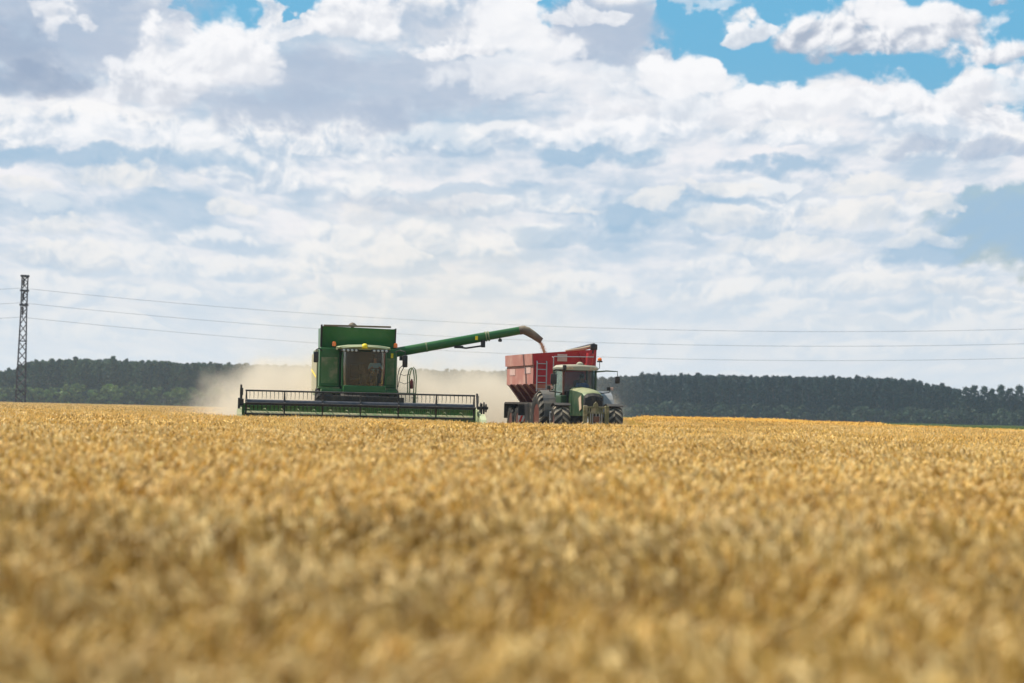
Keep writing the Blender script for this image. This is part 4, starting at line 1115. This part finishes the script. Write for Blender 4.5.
    b = MB(); b.box(.5, .72, 1.2, 2.1, .85, 1.4, .05); b.build('battery_box', D, root)
    b = MB()
    for z in (.55, .82, 1.08): b.box(-1.0, -.72, 1.35, 1.75, z, z + .03)
    b.box(-1.0, -.97, 1.35, 1.4, .55, 1.12); b.box(-1.0, -.97, 1.7, 1.75, .55, 1.12); b.build('cab_steps', M['grey'], root)
    # cab
    yf, yb = 1.30, 2.95; zb, zt = 1.45, 2.66
    P = {}
    for s in (-1, 1):
        b = MB(); b.tube([(s * .55, yf - .04, 1.4), (s * .60, yf, 1.85), (s * .60, yf + .06, zt)], .042, 6); b.build('front_pillar', M['rust'] if s < 0 else T, root)
        b = MB(); b.tube([(s * .70, yb - .75, 1.5), (s * .68, yb - .75, zt)], .035, 6); b.tube([(s * .66, yb, 1.6), (s * .62, yb - .05, zt)], .04, 6); b.build('rear_pillar', T, root)
        b = MB(); b.hexa([(s * .60, yf + .06, 1.86), (s * .70, yb - .78, 1.60), (s * .69, yb - .78, 1.60), (s * .59, yf + .06, 1.86)], [(s * .61, yf + .1, zt - .02), (s * .69, yb - .78, zt - .02), (s * .68, yb - .78, zt - .02), (s * .60, yf + .1, zt - .02)])
        b.build('side_window', M['sideglass'] if s < 0 else M['tglass'], root)
        b = MB(); b.hexa([(s * .70, yb - .72, 1.86), (s * .66, yb - .04, 1.86), (s * .65, yb - .04, 1.86), (s * .69, yb - .72, 1.86)], [(s * .68, yb - .72, zt - .02), (s * .62, yb - .08, zt - .02), (s * .61, yb - .08, zt - .02), (s * .67, yb - .72, zt - .02)])
        b.build('side_window', M['tglass'], root)
    b = MB(); xs_ = np.linspace(-.56, .56, 7)
    v = [(x, yf - .07 * (1 - (x / .56) ** 2) + dy, z) for z, dy in ((1.86, 0), (2.25, .01), (zt - .02, .06)) for x in xs_]
    b.add(v, [(i * 7 + k, i * 7 + k + 1, (i + 1) * 7 + k + 1, (i + 1) * 7 + k) for i in range(2) for k in range(6)]); ws = b.build('windscreen', M['tglass'], root, smooth=True, ang=80)
    sm = ws.modifiers.new('thickness', 'SOLIDIFY'); sm.thickness = .006; sm.use_rim = False
    MB().box(-.58, .58, yb - .03, yb - .02, 1.9, zt - .04).build('rear_window', M['tglass'], root)
    b = MB(); b.box(-.60, .60, yf + .02, yb - .05, 1.38, 1.48, .02); b.box(-.6, .6, yb - .06, yb, 1.45, 1.9, .02); b.box(-.5, .5, yf - .03, yf + .06, 1.30, 1.85, .02); b.build('cab_frame', D, root)
    secs = []; pf = [(-.66, 0), (-.68, .07), (-.56, .16), (0, .185), (.56, .16), (.68, .07), (.66, 0)]
    for y, k, dz in ((yf - .22, .90, -.02), (yf - .16, .97, 0), (yf + .7, 1, .02), (yb - .1, 1, .01), (yb + .08, .95, -.02)):
        secs += [(x * k, y, zt + z * (1 if k > .92 else .8) + dz + .0) for x, z in pf]
    n = 7; rf = MB(); rf.add(secs, [(i * n + k, i * n + k + 1, (i + 1) * n + k + 1, (i + 1) * n + k) for i in range(4) for k in range(6)] + [(i * n, (i + 1) * n, (i + 1) * n + 6, i * n + 6) for i in range(4)] + [tuple(range(7))[::-1], tuple(range(28, 35))])
    roof = rf.build('cab_roof', M['troof'], root, smooth=True)
    b = MB()
    for x in (-.5, -.36, .36, .5): b.box(x - .055, x + .055, yf - .235, yf - .19, zt + .02, zt + .09, .01)
    b.build('roof_light', M['tarp'], roof)
    MB().lathe([(.13, 0), (.12, .05), (.06, .09), (.02, .10)], (0, yf + .05, zt + .19), 'z', 14).build('roof_antenna', M['troof'], roof, smooth=True)
    MB().box(-.68, -.56, yf - .25, yf - .10, zt - .02, zt + .16, .03).build('corner_lamp', D, roof)
    b = MB(); b.tube([(.74, yf + .3, zt + .04), (.80, yf + .3, zt + .08), (.80, yf + .3, zt + .36)], .014, 6); st_ = b.build('beacon_stem', D, roof)
    MB().lathe([(.10, 0), (.11, .03), (.085, .06)], (.80, yf + .3, zt + .30), 'z', 12).build('beacon_base', D, st_, smooth=True)
    MB().lathe([(.075, 0), (.08, .07), (.05, .10), (.01, .11)], (.80, yf + .3, zt + .36), 'z', 12).build('warning_beacon', M['orange'], st_, smooth=True)
    for s, xm, z, w, h in ((-1, -1.02, 2.30, .23, .38), (1, 1.36, 2.32, .18, .26)):
        a = MB(); a.tube([(s * .60, yf, zt - .06), (s * .95, yf - .15, zt - .02), (xm, yf - .2, zt - .03), (xm, yf - .2, z + .1)], [.03, .028, .018, .016], 6)
        ar = a.build('mirror_arm', T if s > 0 else D, root)
        MB().box(xm - w / 2, xm + w / 2, yf - .26, yf - .16, z - h / 2, z + h / 2, .04).build('mirror', M['black'], ar, smooth=True)
    for s in (-1, 1):
        x = s * 1.12
        a = MB(); a.tube([(s * .62, yf + .1, 1.80), (x, yf, 1.86), (x, yf, 1.95)], .02, 6); ar = a.build('lamp_bracket', D, root)
        MB().box(x - .11, x + .02, yf - .1, yf + .02, 1.93, 2.06, .03).build('front_lamp', D, ar, smooth=True)
        MB().box(x + .02, x + .12, yf - .11, yf + .0, 1.94, 2.05, .02).build('indicator', M['sticker'], ar, smooth=True)
    # inside
    b = MB(); b.box(.06, .56, 2.1, 2.6, 1.5, 1.66, .05); b.box(.06, .56, 2.55, 2.68, 1.66, 2.3, .05); b.build('driver_seat', M['fabric'], root)
    b = MB(); b.tube([(.24, 1.45, 1.45), (.24, 1.65, 1.92)], .05, 8); b.lathe([(.18, -.012), (.20, 0), (.18, .012), (.165, 0), (.18, -.012)], (.24, 1.68, 1.95), 'z', 16); b.box(-.1, .5, 1.40, 1.52, 1.6, 1.86, .03); b.build('steering_column', D, root)
    b = MB(); b.tube([(0, 3.2, .7), (0, 4.0, .62)], .06, 6); b.box(-.35, .35, 3.1, 3.3, .5, .95, .03); b.build('drawbar_hitch', D, root)
    return root
tractor = build_tractor()

# ------------------------------------------------------------ grain cart
def build_cart():
    Y0 = 114.5; p = at(563, 413, Y0); g = float(gz(p.x, Y0))
    root = empty('grain_cart', (p.x, Y0, g), R(10.0))
    tag(root, 'red grain cart with a dusty side paled by sun, being filled behind the tractor', 'grain cart')
    W, L = 1.24, 6.0; t = .05
    zl, zr = 3.30, 3.52                                             # top edge rises towards the auger side
    zb = 2.14
    def wall(name, m, P, inner):
        "a plate: four outer corners and an inward offset"
        q = [tuple(Vector(a) + Vector(inner)) for a in P]
        return MB().hexa([P[0], P[1], q[1], q[0]], [P[3], P[2], q[2], q[3]]).build(name, m, root)
    # upper body (slightly inset below the band)
    i = .06
    wall('front_wall', M['red'], [(-W + i, i, zb), (W - i, i, zb), (W - i, i, zr - .42), (-W + i, i, zl - .42)], (0, t, 0))
    wall('rear_wall', M['red'], [(W - i, L - i, zb), (-W + i, L - i, zb), (-W + i, L - i, zl - .42), (W - i, L - i, zl - .42)], (0, -t, 0))
    wall('side_wall', M['red_side'], [(-W + i, L - i, zb), (-W + i, i, zb), (-W + i, i, zl - .42), (-W + i, L - i, zl - .42)], (t, 0, 0))['label'] = 'side wall coloured pale for dust and sun'
    wall('side_wall', M['red'], [(W - i, i, zb), (W - i, L - i, zb), (W - i, L - i, zl - .42), (W - i, i, zl - .42)], (-t, 0, 0))
    # flared top band
    wall('front_band', M['red'], [(-W + i, 0, zl - .44), (W, 0, zr - .44), (W, -.03, zr), (-W, -.03, zl)], (0, t, 0))
    wall('rear_band', M['red'], [(W, L, zl - .44), (-W, L, zl - .44), (-W, L, zl), (W, L, zl)], (0, -t, 0))
    b = wall('side_band', M['red_side'], [(-W, L, zl - .44), (-W, 0, zl - .44), (-W - .02, 0, zl), (-W - .02, L, zl)], (t, 0, 0)); b['label'] = 'top band coloured pale for dust and sun'
    wall('side_band', M['red'], [(W, 0, zl - .44), (W, L, zl - .44), (W + .02, L, zl), (W + .02, 0, zr)], (-t, 0, 0))
    # hopper: four planes closing downwards
    hp = MB(); zc = 1.36; hx_, hy0, hy1 = .42, 1.1, 4.9
    top = [(-W + i, i, zb), (W - i, i, zb), (W - i, L - i, zb), (-W + i, L - i, zb)]; bot = [(-hx_, hy0 * .35, zc), (hx_, hy0 * .35, zc), (hx_, hy1, zc), (-hx_, hy1, zc)]
    hp.hexa(bot, top); hp.build('hopper', M['red_side'], root)
    for k in range(4):                                              # slanting ribs along the pale flank, coloured dark for the shadow bands
        y = .55 + k * 1.45
        for s in (-1, 1):
            a = Vector((s * (W - i + .02), y, zb + .02)); c = Vector((s * (hx_ + .05), y, zc + .05)); nrm = Vector((s * .5, 0, -.5))
            m = MB(); d = Vector((0, .16, 0)); o2 = Vector((s * .17, 0, -.15))
            m.hexa([c - d, c + d, c + d + o2, c - d + o2], [a - d, a + d, a + d + o2 * .4, a - d + o2 * .4]); m.build('hopper_rib', M['dred'], root)
    b = MB(); b.box(-W + i - .015, -W + i - .002, .6, 1.9, 2.55, 2.80); b.build('faded_panel', M['sticker'], root)
    b = MB(); b.box(-W + i - .015, -W + i - .002, 4.0, 5.2, 2.50, 2.75); b.build('faded_panel', M['sticker'], root)
    b = MB(); b.box(-.28, .10, -.062, -.045, 3.03, 3.31, .004); b.build('sticker', M['sticker'], root)
    # rolled cover along the right and the folded auger end
    b = MB(); b.tube([(.05, .05, 3.44), (.60, .12, 3.52), (1.05, .12, 3.62)], [.03, .05, .06], 10); b.build('rolled_cover', M['tarp'], root, smooth=True)
    b = MB(); b.tube([(1.12, -.12, 3.66), (1.12, .3, 3.66), (1.10, L * .8, 3.5)], .10, 10); b.box(1.0, 1.26, -.16, .02, 3.50, 3.72, .03); b.tube([(1.12, -.1, 3.6), (1.06, -.1, 3.2)], .03, 6); b.build('cover_crank', M['black'], root, smooth=True)
    b = MB(); b.prism([(.55, 3.40), (1.22, 3.52), (1.14, 2.95), (.8, 2.80)], 'y', -.10, -.065); b.build('auger_gusset', M['red'], root)
    b = MB(); b.tube([(.62, -.16, 1.6), (.82, -.16, 2.4), (.98, -.14, 3.35)], [.17, .17, .15], 12); b.build('folded_auger', M['red'], root, smooth=True)
    # ladder and rails
    l = MB(); x0, x1 = -1.07, -.70
    for x in (x0, x1): l.tube([(x, -.12, 1.86), (x, -.12, 2.96), (x, -.04, 3.02)], .024, 6)
    for z in (1.95, 2.2, 2.45, 2.7, 2.92): l.tube([(x0, -.12, z), (x1, -.12, z)], .018, 5)
    l.build('ladder', M['grey'], root)
    b = MB(); b.tube([(-.48, -.35, 2.62), (-.48, -.35, 3.14), (-.46, -.35, 3.20), (1.08, -.35, 3.22), (1.10, -.1, 3.22)], .02, 6); b.tube([(-.48, -.35, 3.17), (-.48, -.06, 3.19)], .018, 6); b.build('guard_rail', M['grey'], root)
    # chassis, drawbar, wheels, mudguards
    b = MB(); b.box(-.45, -.30, -.4, 5.6, .95, 1.2, .02); b.box(.30, .45, -.4, 5.6, .95, 1.2, .02); b.box(-1.0, 1.0, .3, .5, .85, 1.25, .02); b.box(-1.0, 1.0, 5.0, 5.2, .85, 1.2, .02)
    b.prism([(-.45, 0), (.45, 0), (.08, -2.9), (-.08, -2.9)], 'z', .72, .92); b.box(-1.12, -.45, .35, 2.3, .62, 1.40, .03); b.build('chassis', D_ := M['dark'], root)
    for y in (3.0, 4.55):
        for s in (-1, 1): tyre_parts(root, 'cart_wheel', (s * 1.02, y, .66), .66, .52, M['rimred'], 18, side=s, lugm='rubber')
        MB().tube([(-1, y, .66), (1, y, .66)], .08, 8).build('axle', M['dark'], root)
    for s in (-1, 1):
        pr = [(2.15, .70), (2.15, 1.36), (2.3, 1.44), (5.25, 1.44), (5.4, 1.36), (5.4, .80), (5.33, .80), (5.33, 1.32), (5.22, 1.37), (2.33, 1.37), (2.22, 1.32), (2.22, .70)]
        MB().prism(pr, 'x', s * .74, s * 1.36).build('mudguard', M['dark'], root)
    b = MB(); b.box(-1.36, -.86, 2.08, 2.10, .68, .92); bd = b.build('warning_board', M['white'], root)
    m = MB()
    for k in range(3):
        x = -1.34 + k * .17; m.prism([(x, .685), (x + .08, .685), (x + .16, .915), (x + .08, .915)], 'y', 2.068, 2.077)
    m.build('red_stripe', M['redrefl'], bd)
    return root
cart = build_cart()
# wheat inside the cart and the stream falling into it
grain = mat('wheat_grain', (0.58, 0.34, 0.20), 0.8, var=.25, vscale=30)
def heap():
    m = MB(); nx, ny = 12, 22; v = []
    for j in range(ny):
        for i in range(nx):
            x = -1.12 + 2.24 * i / (nx - 1); y = .12 + 5.7 * j / (ny - 1)
            v.append((x, y, 2.60 + .45 * math.exp(-((x) / .9) ** 2 - ((y - 2.2) / 1.5) ** 2) + random.uniform(-.02, .02)))
    m.add(v, [(j * nx + i, j * nx + i + 1, (j + 1) * nx + i + 1, (j + 1) * nx + i) for j in range(ny - 1) for i in range(nx - 1)])
    o = m.build('grain_heap', grain, None, smooth=True); o.matrix_world = cart.matrix_basis.copy()
    tag(o, 'heap of wheat grain lying in the red cart', kind='stuff')
random.seed(4); heap()
def stream():
    mw = Matrix.Translation(combine.location) @ Matrix.Rotation(R(6.0), 4, 'Z')
    a = mw @ Vector((6.40 + .70, .72, 4.26 - .42)); m = MB(); n = 70; rg = random.Random(5)
    pts = []; rs = []
    for i in range(13):
        t = i / 12; pts.append(a + Vector((.06 * t + .30 * t ** .8, -.0 * t, -.02 - 1.25 * t * (.45 + .55 * t)))); rs.append(.03 + .04 * t + rg.uniform(-.012, .012))
    m.tube(pts, rs, 9)
    for _ in range(900):
        t = rg.random(); q = pts[int(t * 12)].lerp(pts[min(12, int(t * 12) + 1)], t * 12 % 1) + Vector((rg.gauss(0, .03 + .05 * t), rg.gauss(0, .03 + .05 * t), rg.gauss(0, .04)))
        s = .008; m.add([q + Vector((s, 0, 0)), q + Vector((-s, 0, 0)), q + Vector((0, s, 0)), q + Vector((0, 0, s * 1.6)), q + Vector((0, 0, -s * 1.6))], [(0, 2, 3), (2, 1, 3), (1, 0, 3), (2, 0, 4), (1, 2, 4), (0, 1, 4)])
    o = m.build('falling_grain', grain, None); tag(o, 'stream of wheat grain pouring from the spout into the cart', kind='stuff')
stream()
# ------------------------------------------------------------ people in the two cabs
def skin_chain(name, joints, edges, radii, m, parent, sub=1):
    me = bpy.data.meshes.new(name); me.from_pydata([tuple(j) for j in joints], edges, []); me.materials.append(m)
    o = bpy.data.objects.new(name, me); col.objects.link(o)
    if parent: o.parent = parent
    bm = bmesh.new(); bm.from_mesh(me); ly = bm.verts.layers.skin.verify(); bm.verts.ensure_lookup_table()
    for i, r in enumerate(radii): bm.verts[i][ly].radius = (r, r * .85) if not isinstance(r, tuple) else r
    bm.verts[0][ly].use_root = True
    bm.to_mesh(me); bm.free()
    o.modifiers.new('skin', 'SKIN')
    o.modifiers['skin'].use_smooth_shade = True
    s = o.modifiers.new('smooth', 'SUBSURF'); s.levels = s.render_levels = sub
    return o
def seated_person(loc, rz, shirt, label, wheel):
    "sitting, hands on a steering wheel; faces -y; origin on the seat"
    root = empty('person', loc, rz); tag(root, label, 'person')
    J, E, Rr = [], [], []
    def j(p, r, par=None):
        J.append(Vector(p)); Rr.append(r)
        if par is not None: E.append((par, len(J) - 1))
        return len(J) - 1
    pel = j((0, 0, .10), .13); ab = j((0, .0, .26), .125, pel); ch = j((0, -.02, .45), .145, ab); nb = j((0, -.02, .56), .07, ch); nk = j((0, -.035, .63), .052, nb)
    hd = j((0, -.05, .70), (.075, .085), nk); tp = j((0, -.045, .80), (.072, .085), hd); j((0, -.04, .85), (.045, .05), tp)
    wx, wy, wz = wheel
    hands = []
    for s in (-1, 1):
        sh = j((s * .17, -.02, .53), .062, ch); el = j((s * .25, -.22, .30), .043, sh); wr = j((wx + s * .15, wy + .06, wz + .02), .028, el); pm = j((wx + s * .15, wy + .005, wz + .035), (.036, .02), wr)
        for k, (dx, ln) in enumerate(((-.03, .062), (-.01, .072), (.011, .068), (.03, .052))):
            f1 = j((wx + s * .15 + dx, wy - .035, wz + .045), .0095, pm); f2 = j((wx + s * .15 + dx, wy - .035 - ln * .35, wz + .02), .0085, f1); j((wx + s * .15 + dx, wy - .03 - ln * .25, wz - .02), .0075, f2)
        t1 = j((wx + s * .10, wy + .0, wz + .02), .011, pm); j((wx + s * .085, wy - .025, wz + .0), .009, t1)
        hp = j((s * .10, -.05, .09), .095, pel); kn = j((s * .16, -.44, .12), .068, hp); an = j((s * .15, -.52, -.24), .045, kn); ft = j((s * .15, -.56, -.29), (.045, .04), an); j((s * .16, -.70, -.31), (.04, .03), ft)
    skin_chain('body', J, E, Rr, M['skin'], root)
    # clothes: a little larger than the body
    def sub(name, idx_pts, edges, rad, m): return skin_chain(name, idx_pts, edges, rad, m, root)
    P = J; shp = [P[0], P[1], P[2], P[3]]; e = [(0, 1), (1, 2), (2, 3)]; r = [.145, .14, .16, .078]
    b0 = 8
    per = 4 + 12 + 2 + 5
    for q in range(2):
        o = b0 + q * per; a, c = P[o], P[o + 1]; k = len(shp)
        shp += [a, a.lerp(c, .55), a.lerp(c, .98)]; e += [(2, k), (k, k + 1), (k + 1, k + 2)]; r += [.074, .062, .056]
    sub('shirt', shp, e, r, shirt)
    shp = [P[0] + Vector((0, 0, -.01)), P[0] + Vector((0, 0, .06))]; e = [(0, 1)]; r = [.15, .147]
    for q in range(2):
        o = b0 + q * per + 4 + 12 + 2; k = len(shp); shp += [P[o], P[o + 1], P[o + 2] + Vector((0, 0, .02))]; e += [(0, k), (k, k + 1), (k + 1, k + 2)]; r += [.108, .08, .062]
    sub('trousers', shp, e, r, M['trousers'])
    hr = MB(); hr.lathe([(.015, .905), (.055, .895), (.083, .86), (.094, .80), (.092, .755), (.07, .73)], (0, -.035, 0), 'z', 16); hr.build('hair', M['hair'], root, smooth=True)
    for s in (-1, 1):
        MB().lathe([(.002, -.013), (.011, -.008), (.013, 0), (.011, .008), (.002, .013)], (s * .032, -.118, .765), 'y', 10).build('eye', M['eye'], root, smooth=True)
        MB().lathe([(.004, -.012), (.02, -.008), (.024, 0), (.012, .01)], (s * .088, -.04, .75), 'x', 10).build('ear', M['skin'], root, smooth=True)
    MB().add([(-.014, -.125, .735), (.014, -.125, .735), (0, -.155, .735), (0, -.125, .775)], [(0, 1, 2), (0, 2, 3), (2, 1, 3), (1, 0, 3)]).build('nose', M['skin'], root)
    MB().box(-.024, .024, -.134, -.118, .700, .712, .004).build('mouth', M['lips'], root)
    return root
def inside(root, p): return Matrix.Translation(root.location) @ Matrix.Rotation(root.rotation_euler.z, 4, 'Z') @ Vector(p)
seated_person(inside(combine, (.64, -.28, 2.24)), combine.rotation_euler.z, M['shirt_pale'], 'operator in a pale blue shirt sitting in the combine cab', (0, -.54, .38))
seated_person(inside(tractor, (.31, 2.32, 1.62)), tractor.rotation_euler.z, M['shirt_blue'], 'driver in a bright blue shirt sitting in the tractor cab', (0, -.60, .38))
